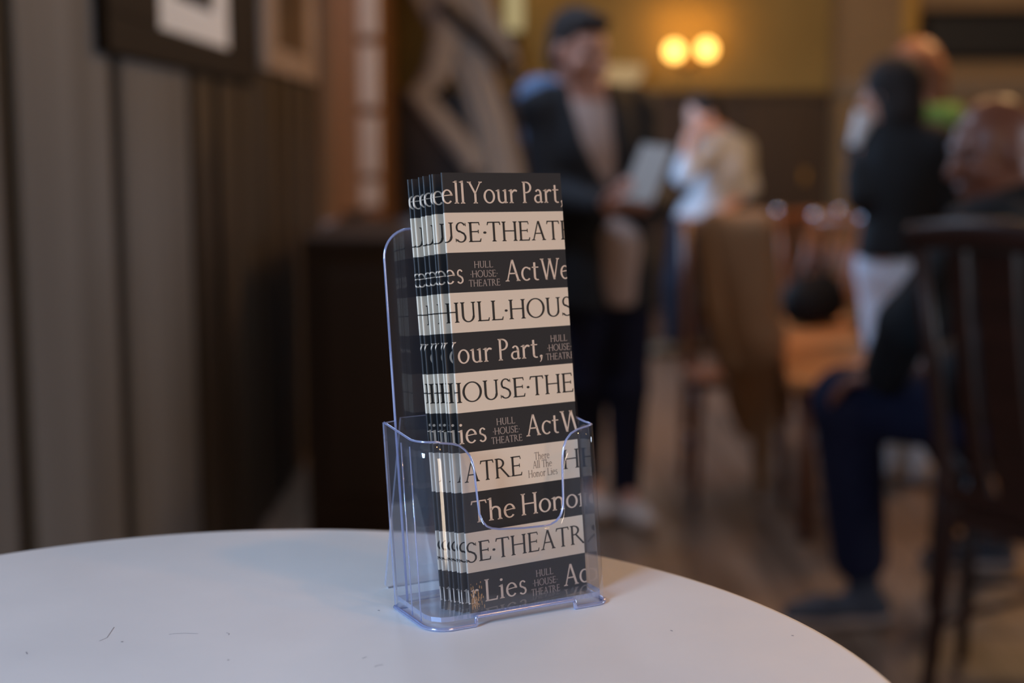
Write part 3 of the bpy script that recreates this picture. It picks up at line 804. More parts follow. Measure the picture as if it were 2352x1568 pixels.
def cover_bm(glint=False):
    bm = bmesh.new()
    us = [BW * k / 6 for k in range(6, -1, -1)] + [UL * k / 8 for k in range(1, 9)] + [UL - BW * k / 2 for k in range(1, 3)]
    th = 0.00022
    cols_o, cols_i = [], []
    for u in us:
        cols_o.append([bm.verts.new(wrap(u, RH * r, 0)) for r in range(ROWS + 1)])
        cols_i.append([bm.verts.new(wrap(u, RH * r, -th)) for r in range(ROWS + 1)])
    for i in range(len(us) - 1):
        for r in range(ROWS):
            f = bm.faces.new((cols_o[i][r], cols_o[i][r + 1], cols_o[i + 1][r + 1], cols_o[i + 1][r]))
            f.material_index = (0 if r % 2 == 0 else 1)
            f = bm.faces.new((cols_i[i][r], cols_i[i + 1][r], cols_i[i + 1][r + 1], cols_i[i][r + 1])); f.material_index = 2
        for r, fl in ((0, 1), (ROWS, 0)):
            q = (cols_o[i][r], cols_o[i + 1][r], cols_i[i + 1][r], cols_i[i][r])
            f = bm.faces.new(q if fl else q[::-1]); f.material_index = (0 if r == 0 else 0)
    for i in (0, len(us) - 1):
        for r in range(ROWS):
            q = (cols_o[i][r], cols_i[i][r], cols_i[i][r + 1], cols_o[i][r + 1])
            f = bm.faces.new(q if i == 0 else q[::-1]); f.material_index = 2
    # lettering, built flat, clipped to the sheet, then wrapped round the spine
    tb_ = bmesh.new()
    for k, (xl, xr, runs) in enumerate(TEXT):
        dark = (k % 2 == 0); vb = BH - RH * (k + 1)
        for s, x0, x1, bf, ch in runs:
            small = ch < .3
            gl = []; x = 0; lo = 1e9; hi = -1e9
            for c in s:
                polys, adv = glyph(c)
                for p in polys:
                    q = [(px + x, py) for px, py in p]; gl.append(q)
                    for px, _ in q: lo = min(lo, px); hi = max(hi, px)
                x += adv + 0.035
            sc_ = (x1 - x0) / (hi - lo)
            for q in gl:
                pts = []
                for px, py in q:
                    cxp = x0 + (px - lo) * sc_
                    pts.append(((cxp - xl) / (xr - xl) * BW, vb + (bf + py * ch) * RH))
                ar = sum(a[0] * b[1] - b[0] * a[1] for a, b in zip(pts, pts[1:] + pts[:1]))
                if abs(ar) < 1e-12: continue
                if ar < 0: pts = pts[::-1]
                vs = [tb_.verts.new((a, b, 0)) for a, b in pts]
                f = tb_.faces.new(vs)
                f.material_index = 5 if small else (4 if dark else 3)
                if small and not dark: f.material_index = 7
    if glint:  # tan flecks paint an orange glint at the lower left corner
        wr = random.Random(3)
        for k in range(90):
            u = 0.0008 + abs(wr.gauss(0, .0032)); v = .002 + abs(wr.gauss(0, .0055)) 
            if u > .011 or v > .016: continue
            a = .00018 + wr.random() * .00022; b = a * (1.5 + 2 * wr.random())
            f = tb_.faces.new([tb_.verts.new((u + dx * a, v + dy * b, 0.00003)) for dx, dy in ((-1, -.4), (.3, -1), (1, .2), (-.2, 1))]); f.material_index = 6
    def cut(co, no, outer):
        bmesh.ops.bisect_plane(tb_, geom=tb_.verts[:] + tb_.edges[:] + tb_.faces[:], plane_co=co, plane_no=no, clear_outer=outer, dist=1e-9)
    cut((BW - 0.00005, 0, 0), (1, 0, 0), True)
    cut((UL, 0, 0), (-1, 0, 0), True)
    for k in range(0, 8): cut((UL * k / 8, 0, 0), (1, 0, 0), False)
    for f in tb_.faces:
        vs = [bm.verts.new(wrap(v.co.x, v.co.y, 0.00004 + v.co.z)) for v in f.verts]
        try: nf = bm.faces.new(vs); nf.material_index = f.material_index
        except ValueError: pass
    tb_.free()
    return bm
CMATS = [M_ink, M_paper, M_white, M_inktext, M_papertext, M_faintd, M_glint, M_faintl]

HC, HS = math.cos(HY), math.sin(HY)
# front cover: lower left corner, yaw and lean as seen; the others sit behind it, fanned to the left
B0 = Vector((-0.0212, 0.7192, EYE - 0.2440)); BYAW = R(34.3); BLEAN = R(8.1); BROLL = 0.0175
def set_pose(o, back, slide, drop, lean, yaw):
    n = Vector((-math.sin(BYAW), math.cos(BYAW), 0)); w = Vector((math.cos(BYAW), math.sin(BYAW), 0))
    o.location = B0 + n * back + w * slide - Vector((0, 0, drop))
    o.rotation_euler = (Matrix.Rotation(BYAW + yaw, 4, 'Z') @ Matrix.Rotation(-lean, 4, 'X') @ Matrix.Rotation(BROLL, 4, 'Y')).to_euler()
stack = [  # back, slide, drop, extra lean, extra yaw, label
    (0.0, 0.0, 0.0, 0.0, 0.0, 'front brochure of the holder, whole black and cream lettered cover in view'),
    (0.0042, -0.0016, 0.0006, R(.6), 0, 'brochure directly behind the front one, wide shaded strip of cover showing'),
    (0.0066, -0.0017, 0.0009, R(.6), 0, 'third brochure from the front, only thin spine line visible'),
    (0.0108, -0.0022, 0.0015, R(1.0), 0, 'fourth brochure from the front in the plastic holder, middle of fan'),
    (0.0146, -0.0022, 0.0021, R(1.2), 0, 'fifth brochure from the front in the plastic holder, third from back'),
    (0.0192, -0.0030, 0.0029, R(1.5), 0, 'second brochure from the back of fanned stack in plastic holder'),
    (0.0226, -0.0033, 0.0032, R(1.6), 0, 'rearmost brochure of the fan, leftmost spine nearest the clear back panel'),
]
proto_parts = None
for i, (bk, sl, dr, le, yw, lab) in enumerate(stack):
    b = tag(empty('brochure', (0, 0, 0)), lab, 'brochure', 'lettered brochures fanned in the plastic holder')
    set_pose(b, bk, sl, dr, BLEAN + le, yw)
    if i == 0:
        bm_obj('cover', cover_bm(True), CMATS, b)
    if i == 1:
        cv = bm_obj('cover', cover_bm(False), CMATS, b)
        bm = bmesh.new()
        for k in range(3):
            add_box(bm, (0.0012, 0.0003 + .00026 * k, 0.0004), (BW - 0.0006, 0.00055 + .00026 * k, BH - 0.0004))
        pg = bm_obj('page_block', bm, M_white, b)
        proto_parts = (cv, pg)
        first = stack[0]
    elif i > 1:
        for p_ in proto_parts:
            c_ = p_.copy(); C.objects.link(c_); c_.parent = b
b_front = [o for o in C.objects if o.name == 'brochure'][0]
c_ = proto_parts[1].copy(); C.objects.link(c_); c_.parent = b_front

# ================================================================== BODY BUILDER: smooth-blended capsules and ellipsoids, meshed as one surface
class Sdf:
    def __init__(self, k=0.03): self.pr = []; self.k = k
    def cone(self, a, b, ra, rb, k=None): self.pr.append(('c', Vector(a), Vector(b), ra, rb, k or self.k, False)); return self
    def ball(self, a, r, k=None): return self.cone(a, Vector(a) + Vector((0, 0, 1e-4)), r, r, k)
    def ell(self, c, axes, rad, k=None, sub=False): self.pr.append(('e', Vector(c), axes, rad, None, k or self.k, sub)); return self
    def cut_cone(self, a, b, ra, rb, k=0.012): self.pr.append(('c', Vector(a), Vector(b), ra, rb, k, True)); return self
    def cut_plane(self, p, n, k=0.01): self.pr.append(('p', Vector(p), Vector(n).normalized(), 0, 0, k, True)); return self
    def mesh(self, h):
        lo = np.array([1e9] * 3); hi = -lo
        for q in self.pr:
            if q[6]: continue
            if q[0] == 'c':
                for p, r in ((q[1], q[3]), (q[2], q[4])):
                    lo = np.minimum(lo, np.array(p) - r); hi = np.maximum(hi, np.array(p) + r)
            else:
                r = max(q[3]); lo = np.minimum(lo, np.array(q[1]) - r); hi = np.maximum(hi, np.array(q[1]) + r)
        lo -= 3 * h + 0.01; hi += 3 * h + 0.01
        n = np.ceil((hi - lo) / h).astype(int) + 1
        F = np.full(n, 0.2, dtype=np.float32)
        ax = [lo[i] + h * np.arange(n[i]) for i in range(3)]
        for q in self.pr:
            k = q[5]
            if q[0] == 'c':
                a, b, ra, rb = np.array(q[1]), np.array(q[2]), q[3], q[4]
                m = max(ra, rb) + k + 2 * h + 0.02
                b0 = np.minimum(a, b) - m; b1 = np.maximum(a, b) + m
            elif q[0] == 'e':
                m = max(q[3]) + k + 2 * h + 0.02
                b0 = np.array(q[1]) - m; b1 = np.array(q[1]) + m
            else: b0, b1 = lo, hi
            i0 = np.clip(((b0 - lo) / h).astype(int), 0, n); i1 = np.clip(((b1 - lo) / h).astype(int) + 1, 0, n)
            if np.any(i1 <= i0): continue
            X, Y, Z = np.meshgrid(ax[0][i0[0]:i1[0]], ax[1][i0[1]:i1[1]], ax[2][i0[2]:i1[2]], indexing='ij')
            sl = tuple(slice(i0[i], i1[i]) for i in range(3))
            if q[0] == 'c':
                d = b - a; L2 = float(d @ d) + 1e-12
                t = np.clip(((X - a[0]) * d[0] + (Y - a[1]) * d[1] + (Z - a[2]) * d[2]) / L2, 0, 1)
                D = np.sqrt((X - a[0] - t * d[0]) ** 2 + (Y - a[1] - t * d[1]) ** 2 + (Z - a[2] - t * d[2]) ** 2) - (ra + (rb - ra) * t)
            elif q[0] == 'e':
                c = q[1]; A = q[2]; P = []
                for i in range(3):
                    P.append((X - c.x) * A[i].x + (Y - c.y) * A[i].y + (Z - c.z) * A[i].z)
                r = q[3]
                k0 = np.sqrt(sum((P[i] / r[i]) ** 2 for i in range(3))) + 1e-9
                k1 = np.sqrt(sum((P[i] / r[i] ** 2) ** 2 for i in range(3))) + 1e-9
                D = k0 * (k0 - 1) / k1
            else:
                p, nn = q[1], q[2]
                D = -((X - p.x) * nn.x + (Y - p.y) * nn.y + (Z - p.z) * nn.z)   # removes the side the normal points to
            G = F[sl]
            if q[6]:
                B = -D; hh = np.maximum(k - np.abs(G - B), 0) / k
                F[sl] = np.maximum(G, B) + hh * hh * k * .25
            else:
                hh = np.maximum(k - np.abs(G - D), 0) / k
                F[sl] = np.minimum(G, D) - hh * hh * k * .25
        return nets(F, lo, h)

def nets(F, lo, h):
    ins = F < 0
    n = np.array(F.shape)
    cnt = np.zeros(n - 1, dtype=np.int8)
    for dx in (0, 1):
        for dy in (0, 1):
            for dz in (0, 1):
                cnt += ins[dx:n[0] - 1 + dx, dy:n[1] - 1 + dy, dz:n[2] - 1 + dz]
    act = (cnt > 0) & (cnt < 8)
    idx = np.argwhere(act)
    ids = np.full(n - 1, -1, dtype=np.int64); ids[act] = np.arange(len(idx))
    acc = np.zeros((len(idx), 3)); w = np.zeros(len(idx))
    cs = [(0, 0, 0), (1, 0, 0), (0, 1, 0), (1, 1, 0), (0, 0, 1), (1, 0, 1), (0, 1, 1), (1, 1, 1)]
    val = [F[idx[:, 0] + c[0], idx[:, 1] + c[1], idx[:, 2] + c[2]].astype(np.float64) for c in cs]
    for a in range(8):
        for b in range(a + 1, 8):
            if sum(abs(cs[a][i] - cs[b][i]) for i in range(3)) != 1: continue
            va, vb = val[a], val[b]; m = (va < 0) != (vb < 0)
            t = np.zeros_like(va); t[m] = va[m] / (va[m] - vb[m])
            for i in range(3):
                acc[:, i] += np.where(m, cs[a][i] + t * (cs[b][i] - cs[a][i]), 0)
            w += m
    V = lo + h * (idx + acc / w[:, None])
    Q = []
    for d in range(3):
        e1, e2 = (d + 1) % 3, (d + 2) % 3
        sa = [slice(None)] * 3; sb = [slice(None)] * 3
        sa[d] = slice(0, n[d] - 1); sb[d] = slice(1, n[d])
        A = ins[tuple(sa)]; B = ins[tuple(sb)]
        g = np.argwhere(A != B)
        g = g[(g[:, e1] > 0) & (g[:, e2] > 0) & (g[:, e1] < n[e1] - 1) & (g[:, e2] < n[e2] - 1)]
        s = A[g[:, 0], g[:, 1], g[:, 2]]
        def cell(o1, o2):
            c = g.copy(); c[:, e1] -= o1; c[:, e2] -= o2
            return ids[c[:, 0], c[:, 1], c[:, 2]]
        q = np.stack([cell(1, 1), cell(0, 1), cell(0, 0), cell(1, 0)], 1)
        q[~s] = q[~s][:, ::-1]
        Q.append(q)
    return V, np.concatenate(Q)

def sdf_obj(name, sdf, h, m, parent, origin):
    V, Q = sdf.mesh(h)
    V = V - np.array(origin)
    me = bpy.data.meshes.new(name)
    me.vertices.add(len(V)); me.vertices.foreach_set('co', V.astype(np.float32).ravel())
    me.loops.add(len(Q) * 4); me.loops.foreach_set('vertex_index', Q.astype(np.int32).ravel())
    me.polygons.add(len(Q)); me.polygons.foreach_set('loop_start', np.arange(0, len(Q) * 4, 4, dtype=np.int32))
    me.polygons.foreach_set('use_smooth', np.ones(len(Q), dtype=bool))
    me.update(calc_edges=True); me.validate()
    me.materials.append(m)
    o = bpy.data.objects.new(name, me); C.objects.link(o)
    o.parent = parent
    return o

UP = Vector((0, 0, 1))
def frame(f, up=UP):
    """side (to the figure's left), forward, up"""
    f = Vector(f).normalized(); s = Vector(up).cross(f).normalized(); u = f.cross(s).normalized()
    return s, f, u

def head(s, c, f, up=UP, sc=1.0):
    S_, F_, U_ = frame(f, up); c = Vector(c)
    P = lambda a, b, d: c + (S_ * a + F_ * b + U_ * d) * sc
    ax = (S_, F_, U_)
    s.ell(P(0, -.008, .025), ax, (.075 * sc, .097 * sc, .098 * sc), .03)
    s.ell(P(0, .028, -.055), ax, (.056 * sc, .062 * sc, .066 * sc), .04)           # jaw
    s.ell(P(0, .070, -.102), ax, (.024 * sc, .022 * sc, .020 * sc), .03)           # chin
    s.cone(P(0, .088, .012), P(0, .112, -.028), .010 * sc, .016 * sc, .014)        # nose
    s.cone(P(.034, .082, .026), P(-.034, .082, .026), .011 * sc, .011 * sc, .02)   # brow
    for e in (1, -1):
        s.ell(P(.033 * e, .094, .006), ax, (.016 * sc, .012 * sc, .010 * sc), .012, True)
        s.ell(P(.042 * e, .068, -.030), ax, (.022 * sc, .020 * sc, .022 * sc), .03)
        s.ell(P(.078 * e, -.006, -.008), ax, (.010 * sc, .020 * sc, .032 * sc), .008)   # ear
    s.cone(P(.022, .086, -.066), P(-.022, .086, -.066), .0085 * sc, .0085 * sc, .012)  # lips
    return P, ax

def eyes(parent, P, origin, sc=1.0):
    for e in (1, -1):
        bm = bmesh.new()
        bmesh.ops.create_uvsphere(bm, u_segments=14, v_segments=10, radius=.0125 * sc, matrix=Matrix.Translation(P(.033 * e, .078, .006) - Vector(origin)))
        bm_obj('eye', bm, M_eye, parent, True)

def hand(s, wrist, d, n, t, curl=0.5, sc=1.0):
    """wrist, direction to the knuckles, palm normal, thumb side"""
    w = Vector(wrist); d = Vector(d).normalized(); n = Vector(n); n = (n - d * n.dot(d)).normalized()
    t0 = d.cross(n); t = t0 if t0.dot(Vector(t)) > 0 else -t0
    s.ell(w + d * .045 * sc, (t, d, n), (.040 * sc, .052 * sc, .015 * sc), .018)
    s.cone(w - d * .01, w + d * .02, .024 * sc, .026 * sc, .02)
    for i, (o_, L) in enumerate(((.030, .074), (.010, .083), (-.010, .078), (-.029, .060))):
        p = w + (d * (.088 - .004 * abs(i - 1.3)) + t * o_) * sc
        a = curl * .6; r = .0090
        for seg, ln in enumerate((.46, .30, .24)):
            a += curl * .55
            q = p + (d * math.cos(a) + n * math.sin(a)) * L * ln * sc
            s.cone(p, q, r * sc, r * .92 * sc, .007); p = q; r *= .92
    p = w + (d * .025 + t * .034) * sc
    q = p + (t * .030 + d * .030 + n * .012) * sc; s.cone(p, q, .012 * sc, .0105 * sc, .012)
    z = q + (t * .006 + d * .028 + n * .014) * sc; s.cone(q, z, .0105 * sc, .0088 * sc, .006)

def shoe(s, ankle, toe_dir, L=0.27, sole_z=None):
    a = Vector(ankle); d = Vector(toe_dir); d.z = 0; d.normalize()
    z = 0.0
    heel = Vector((a.x, a.y, z + .042)) - d * .05; mid = heel + d * L * .5; toe = heel + d * (L - .08)
    s.cone(heel, mid, .042, .043, .03); s.cone(mid, Vector((toe.x, toe.y, .036)), .043, .035, .03)
    s.cone(heel + Vector((0, 0, .015)) + d * .03, a + UP * .02, .042, .044, .03)
    return heel, mid, toe

M_eye = mat('dark_eye', (0.07, 0.05, 0.045), 0.3)
M_skin_a = mat('warm_skin', (0.48, 0.25, 0.19), 0.5)
M_skin_b = mat('pink_skin', (0.55, 0.30, 0.22), 0.5)
M_skin_c = mat('dark_brown_skin', (0.16, 0.055, 0.030), 0.42)
M_hair_dark = noise_mat('dark_grey_hair', (0.020, 0.017, 0.017), (0.045, 0.040, 0.041), (60, 60, 12), 0.9, 0.2)
M_hair_black = noise_mat('black_hair', (0.012, 0.010, 0.010), (0.03, 0.026, 0.026), (60, 60, 12), 0.8, 0.25)
M_hair_red = noise_mat('reddish_brown_hair', (0.16, 0.060, 0.03), (0.26, 0.11, 0.06), (50, 50, 8), 0.5)
M_jacket = noise_mat('navy_black_jacket', (0.012, 0.013, 0.017), (0.020, 0.022, 0.028), (30, 30, 30), 0.75, 0.3)
M_shoulderblue = mat('shoulder_highlight_blue', (0.12, 0.20, 0.36), 0.8)
M_shirt = mat('pale_pink_shirt', (0.42, 0.32, 0.29), 0.85, 0, 0.2)
M_jeans = noise_mat('navy_jeans', (0.007, 0.008, 0.024), (0.012, 0.014, 0.036), (40, 40, 40), 0.85, 0.2)
M_black = mat('black_cloth', (0.010, 0.011, 0.013), 0.8, 0, 0.25)
M_lightshirt = mat('pale_blue_shirt', (0.46, 0.49, 0.54), 0.85, 0, 0.2)
M_trousers = mat('dark_blue_trousers', (0.012, 0.017, 0.03), 0.85, 0, 0.2)
M_shoe_w = mat('pale_canvas_shoe', (0.48, 0.40, 0.36), 0.8)
M_shoe_n = mat('navy_shoe', (0.03, 0.032, 0.045), 0.7)
M_sole = mat('pale_sole', (0.33, 0.24, 0.20), 0.7)
M_lightjean = mat('light_blue_denim', (0.66, 0.75, 0.90), 0.9, 0, 0.2)
M_green = mat('green_scarf', (0.05, 0.17, 0.035), 0.8)
M_orange = mat('ochre_top', (0.42, 0.20, 0.06), 0.8)
M_book = mat('grey_booklet_paper', (0.36, 0.35, 0.34), 0.7)
M_white_p = mat('white_paper', (0.80, 0.79, 0.78), 0.7)

# ------------------------------------------------------------------ A: man standing behind the brochures
YA = 4.86
A = lambda x, y, dy=0.0: at(x, y, YA + dy)
hipc = A(1395, 640); rootA = Vector((hipc.x, YA, 0))
man = tag(empty('person', rootA), 'standing person in open dark navy jacket, pale shirt and jeans holding a pale booklet', 'person', 'people mingling in the hall')
ff = Vector((0.40, -1, -0.12))           # the way the chest faces
S_, F_, U_ = frame((0.40, -1, 0))
hf = Vector((0.62, -0.85, -0.22))
J = dict(hd=A(1330, 118, -.04), nk=A(1345, 222, 0), sl=A(1248, 244, -.02), sr=A(1452, 258, .06), ch=A(1358, 340), wa=A(1378, 480), pv=A(1392, 615),
         el=A(1262, 452, -.07), er=A(1512, 465, -.02), wl=A(1385, 474, -.26), wr=A(1482, 472, -.24),
         hl=A(1350, 650), hr=A(1436, 655, .02), kl=A(1348, 880, .02), kr=A(1440, 890, -.03), al=A(1350, 1095, .10), ar=A(1436, 1118, -.02))
h_ = 0.008
b = Sdf(.03)
PH, axH = head(b, J['hd'], hf, UP, 1.06)
b.cone(J['hd'] - UP * .06 - hf.normalized() * .02, J['nk'] + UP * .0, .058, .062, .03)
def trunk(s, J, g=0.0, sp=.30):
    s.cone(J['sl'], J['sr'], .068 + g, .068 + g, .06)
    s.cone(J['nk'], J['ch'], .075 + g, .10 + g, .05)
    S1 = (J['sr'] - J['sl']); S1.normalize()
    F1 = UP.cross(S1).normalized()
    ax = (S1, F1, UP)
    W_ = (J['sr'] - J['sl']).length / 2
    s.ell(J['ch'], ax, (W_ * .95 + g, .125 + g, .20), .06)
    s.ell(J['wa'], ax, (W_ * .82 + g, .115 + g, .20), .06)
    s.ell(J['pv'], ax, (W_ * .86 + g, .125 + g, .15), .06)
def arms(s, J, g=0.0, end=1.0):
    for a_, e_, w_ in (('sl', 'el', 'wl'), ('sr', 'er', 'wr')):
        s.cone(J[a_], J[e_], .054 + g, .042 + g, .03)
        s.cone(J[e_], J[e_].lerp(J[w_], end), .042 + g, .042 + g - .013 * end, .025)
def legs(s, J, g=0.0, end=1.0):
    for a_, e_, w_ in (('hl', 'kl', 'al'), ('hr', 'kr', 'ar')):
        s.cone(J[a_], J[e_], .086 + g, .056 + g, .03)
        s.cone(J[e_], J[e_].lerp(J[w_], end), .056 + g, .056 + g - .018 * end, .025)
trunk(b, J); arms(b, J); legs(b, J)
hand(b, J['wl'], A(1430, 470, -.30) - J['wl'], (0.2, .3, .9), (0, 0, 1), .9)
hand(b, J['wr'], A(1440, 462, -.32) - J['wr'], (-.4, .1, .9), (0, 0, 1), .8)
for k in ('al', 'ar'): b.cone(J[k], J[k] + Vector((.02, -.06, -.05)), .036, .026, .03)
sdf_obj('body', b, h_, M_skin_a, man, rootA)
eyes(man, PH, rootA, 1.06)
hr_ = Sdf(.02)
hr_.ell(PH(0, -.022, .048), axH, (.088, .104, .094), .02); hr_.ell(PH(.0, -.06, -.02), axH, (.078, .058, .075), .03)
hr_.ell(PH(0, .055, .098), axH, (.06, .04, .03), .03)
hr_.ell(PH(0, .115, -.02), axH, (.085, .075, .105), .012, True)
sdf_obj('hair', hr_, .007, M_hair_dark, man, rootA)
j_ = Sdf(.03)
trunk(j_, J, .022); arms(j_, J, .020, .93)
j_.cone(J['pv'], J['pv'] - UP * .10, .165, .17, .06)
j_.cut_plane(J['nk'] + UP * .045, UP); j_.cut_plane(A(1400, 705), -UP)
off_ = Vector((0.08, -0.20, 0))
j_.cut_cone(A(1355, 205, -.12), A(1375, 300, -.17), .075, .065); j_.cut_cone(A(1375, 300, -.17), A(1418, 440, -.17), .065, .05); j_.cut_cone(A(1418, 440, -.17), A(1428, 720, -.19), .05, .075)
sdf_obj('jacket', j_, h_, M_jacket, man, rootA)
# cool window highlight on the shoulder, made as a blue cloth layer
yo = Sdf(.03); yo.cone(J['nk'] + Vector((-.07, .0, .0)), J['sl'] + Vector((-.012, 0, .028)), .062, .070, .03); yo.cone(J['sl'] + Vector((-.014, .0, .02)), J['sl'].lerp(J['el'], .35) + Vector((-.018, .01, 0)), .068, .058, .03)
sdf_obj('shoulder_highlight', yo, h_, M_shoulderblue, man, rootA)
s_ = Sdf(.03); trunk(s_, J, .010); s_.cut_plane(J['nk'] - UP * .01, UP)
s_.cut_cone(J['nk'] + Vector((.06, -.2, .05)), J['ch'] + Vector((.06, -.2, .12)), .10, .05)
s_.cone(A(1425, 560, -.12), A(1427, 680, -.12), .07, .05, .04); s_.cut_plane(A(1427, 694), -UP)
sdf_obj('shirt', s_, h_, M_shirt, man, rootA)
t_ = Sdf(.03); legs(t_, J, .014, .99); t_.ell(J['pv'] - UP * .05, (S_, F_, UP), (.165, .125, .12), .05); t_.cut_plane(J['pv'] + UP * .02, UP)
sdf_obj('jeans', t_, h_, M_jeans, man, rootA)
for k, dr in (('al', (.3, -1, 0)), ('ar', (.45, -1, 0))):
    q = Sdf(.03); shoe(q, J[k], dr, .29); q.cut_plane((0, 0, 0.004), -UP); sdf_obj('shoe', q, h_, M_shoe_w, man, rootA)
# booklet held in the hands
c0 = A(1462, 462, -.36); c1 = A(1512, 335, -.27)
d_ = (c1 - c0); L_ = d_.length; d_.normalize(); sd_ = Vector((.8, -.5, -.1)); sd_ = (sd_ - d_ * sd_.dot(d_)).normalized(); nn_ = d_.cross(sd_)
Mx = Matrix((sd_, d_, nn_)).transposed().to_4x4(); Mx.translation = c0
bm = bmesh.new()
for k in range(3): add_box(bm, (-.055, 0, -.004 + k * .003), (.055 - .004 * k, L_, -.002 + k * .003), M=Mx)
bk_ = bm_obj('booklet', bm, M_book)
bk_.data.transform(Matrix.Translation(-c0)); bk_.location = c0
tag(bk_, 'pale grey booklet held up in the standing person\'s hands', 'booklet')

# ------------------------------------------------------------------ B: person in pale shirt, far back
YQ = 8.75
A = lambda x, y, dy=0.0: at(x, y, YQ + dy)
rootB = Vector((A(1590, 500).x, YQ, 0))
pb = tag(empty('person', rootB), 'distant person with black hair in pale blue shirt stooping with hand raised to face', 'person', 'people mingling in the hall')
hf = Vector((-0.9, -0.45, -0.45))
J = dict(hd=A(1614, 266, -.05), nk=A(1646, 312), sl=A(1628, 338, -.14), sr=A(1700, 345, .12), ch=A(1668, 385), wa=A(1640, 450), pv=A(1606, 505),
         el=A(1573, 402, -.30), er=A(1716, 430, .02), wl=A(1580, 322, -.26), wr=A(1655, 492, -.16),
         hl=A(1582, 520, -.08), hr=A(1620, 520, .08), kl=A(1552, 650, -.10), kr=A(1600, 655, .10), al=A(1545, 775, -.05), ar=A(1612, 782, .12))
b = Sdf(.03); PH, axH = head(b, J['hd'], hf, UP, 1.0)
b.cone(J['hd'] - UP * .04 + Vector((.03, 0, 0)), J['nk'], .056, .06)
trunk(b, J); arms(b, J); legs(b, J)
hand(b, J['wl'], A(1592, 290, -.2) - J['wl'], (.6, .6, 0), (0, -1, .3), .5); hand(b, J['wr'], A(1640, 512, -.2) - J['wr'], (-.3, .6, .2), (0, 0, 1), .5)
sdf_obj('body', b, .010, M_skin_b, pb, rootB); eyes(pb, PH, rootB)
q = Sdf(.02); q.ell(PH(0, -.025, .045), axH, (.088, .10, .092), .02); q.ell(PH(0, -.06, -.03), axH, (.08, .06, .07), .03); q.ell(PH(0, .115, -.02), axH, (.085, .075, .10), .012, True)
sdf_obj('hair', q, .009, M_hair_black, pb, rootB)
q = Sdf(.03); trunk(q, J, .016)
q.cone(J['sl'], J['el'], .075, .066); q.cone(J['el'], J['el'].lerp(J['wl'], .35), .064, .055)
q.cone(J['sr'], J['er'], .08, .064); q.cone(J['er'], J['er'].lerp(J['wr'], .25), .064, .055)
q.cut_plane(J['nk'] + UP * .04, UP); sdf_obj('shirt', q, .010, M_lightshirt, pb, rootB)
q = Sdf(.03); legs(q, J, .02, .98); q.ell(J['pv'] - UP * .03, (Vector((1, 0, 0)), Vector((0, 1, 0)), UP), (.17, .17, .14), .05); q.cut_plane(J['pv'] + UP * .02, UP)
sdf_obj('trousers', q, .010, M_trousers, pb, rootB)
for k, dr in (('al', (-.9, -.5, 0)), ('ar', (-.6, -.8, 0))):
    q = Sdf(.03); shoe(q, J[k], dr, .28); q.cut_plane((0, 0, .004), -UP); sdf_obj('shoe', q, .010, mat('olive_shoe', (.10, .085, .06), .7) if k == 'al' else bpy.data.materials['olive_shoe'], pb, rootB)

# ------------------------------------------------------------------ C: person in black, back turned, raising a white cup
YC = 5.42
A = lambda x, y, dy=0.0: at(x, y, YC + dy)
rootC = Vector((A(2060, 500).x, YC, 0))
pcn = tag(empty('person', rootC), 'person with dark bobbed hair in black jacket and light jeans, raising white cup', 'person', 'people mingling in the hall')
hf = Vector((-0.75, 0.65, -0.05))
J = dict(hd=A(2045, 212), nk=A(2062, 305), sl=A(1998, 335, .08), sr=A(2146, 338, -.06), ch=A(2072, 400), wa=A(2062, 490), pv=A(2050, 580),
         el=A(1985, 450, -.03), er=A(2172, 470, -.02), wl=A(1972, 392, .02), wr=A(2150, 560, .05),
         hl=A(2030, 620, .03), hr=A(2078, 620, -.02), kl=A(2036, 850, .0), kr=A(2092, 850, -.02), al=A(2040, 1070, .05), ar=A(2105, 1085, 0))
b = Sdf(.03); PH, axH = head(b, J['hd'], hf, UP, 1.0)
b.cone(J['hd'] - UP * .06, J['nk'], .055, .06); trunk(b, J); arms(b, J); legs(b, J)
hand(b, J['wl'], A(1980, 320, .03) - J['wl'], (.8, -.3, .1), (.3, .9, 0), .9); hand(b, J['wr'], A(2130, 600, .05) - J['wr'], (-1, 0, 0), (0, -1, 0), .4)
for k in ('al', 'ar'): b.cone(J[k], J[k] + Vector((-.08, .08, -.04)), .04, .03, .03)
sdf_obj('body', b, h_, M_skin_b, pcn, rootC); eyes(pcn, PH, rootC)
q = Sdf(.025); q.ell(PH(0, -.02, .035), axH, (.096, .112, .105), .03); q.ell(PH(0, -.045, -.07), axH, (.092, .085, .10), .04); q.ell(PH(0, .135, -.045), axH, (.075, .08, .11), .015, True)
sdf_obj('hair', q, h_, M_hair_black, pcn, rootC)
q = Sdf(.03); trunk(q, J, .024); arms(q, J, .022, .85); q.cut_plane(J['nk'] + UP * .05, UP); q.cut_plane(A(2050, 590), -UP)
sdf_obj('jacket', q, h_, M_black, pcn, rootC)
q = Sdf(.03); legs(q, J, .016, .97); q.ell(J['pv'] - UP * .04, (Vector((1, 0, 0)), Vector((0, 1, 0)), UP), (.125, .12, .13), .05); q.cut_plane(J['pv'] + UP * .04, UP)
sdf_obj('jeans', q, h_, M_lightjean, pcn, rootC)
for k, dr in (('al', (-.8, .6, 0)), ('ar', (-.7, .7, 0))):
    q = Sdf(.03); shoe(q, J[k], dr, .27); q.cut_plane((0, 0, .004), -UP); sdf_obj('shoe', q, h_, M_shoe_w, pcn, rootC)
p = A(1972, 338, .04)
bm = bmesh.new(); add_lathe(bm, [(0, 0), (.036, 0), (.038, .003), (.048, .125), (.050, .128), (.046, .128), (.035, .006), (0, .006)], 28, 0, Matrix.Rotation(R(14), 4, 'Y'))
cu_ = bm_obj('paper_cup', bm, M_white_p, loc=p)
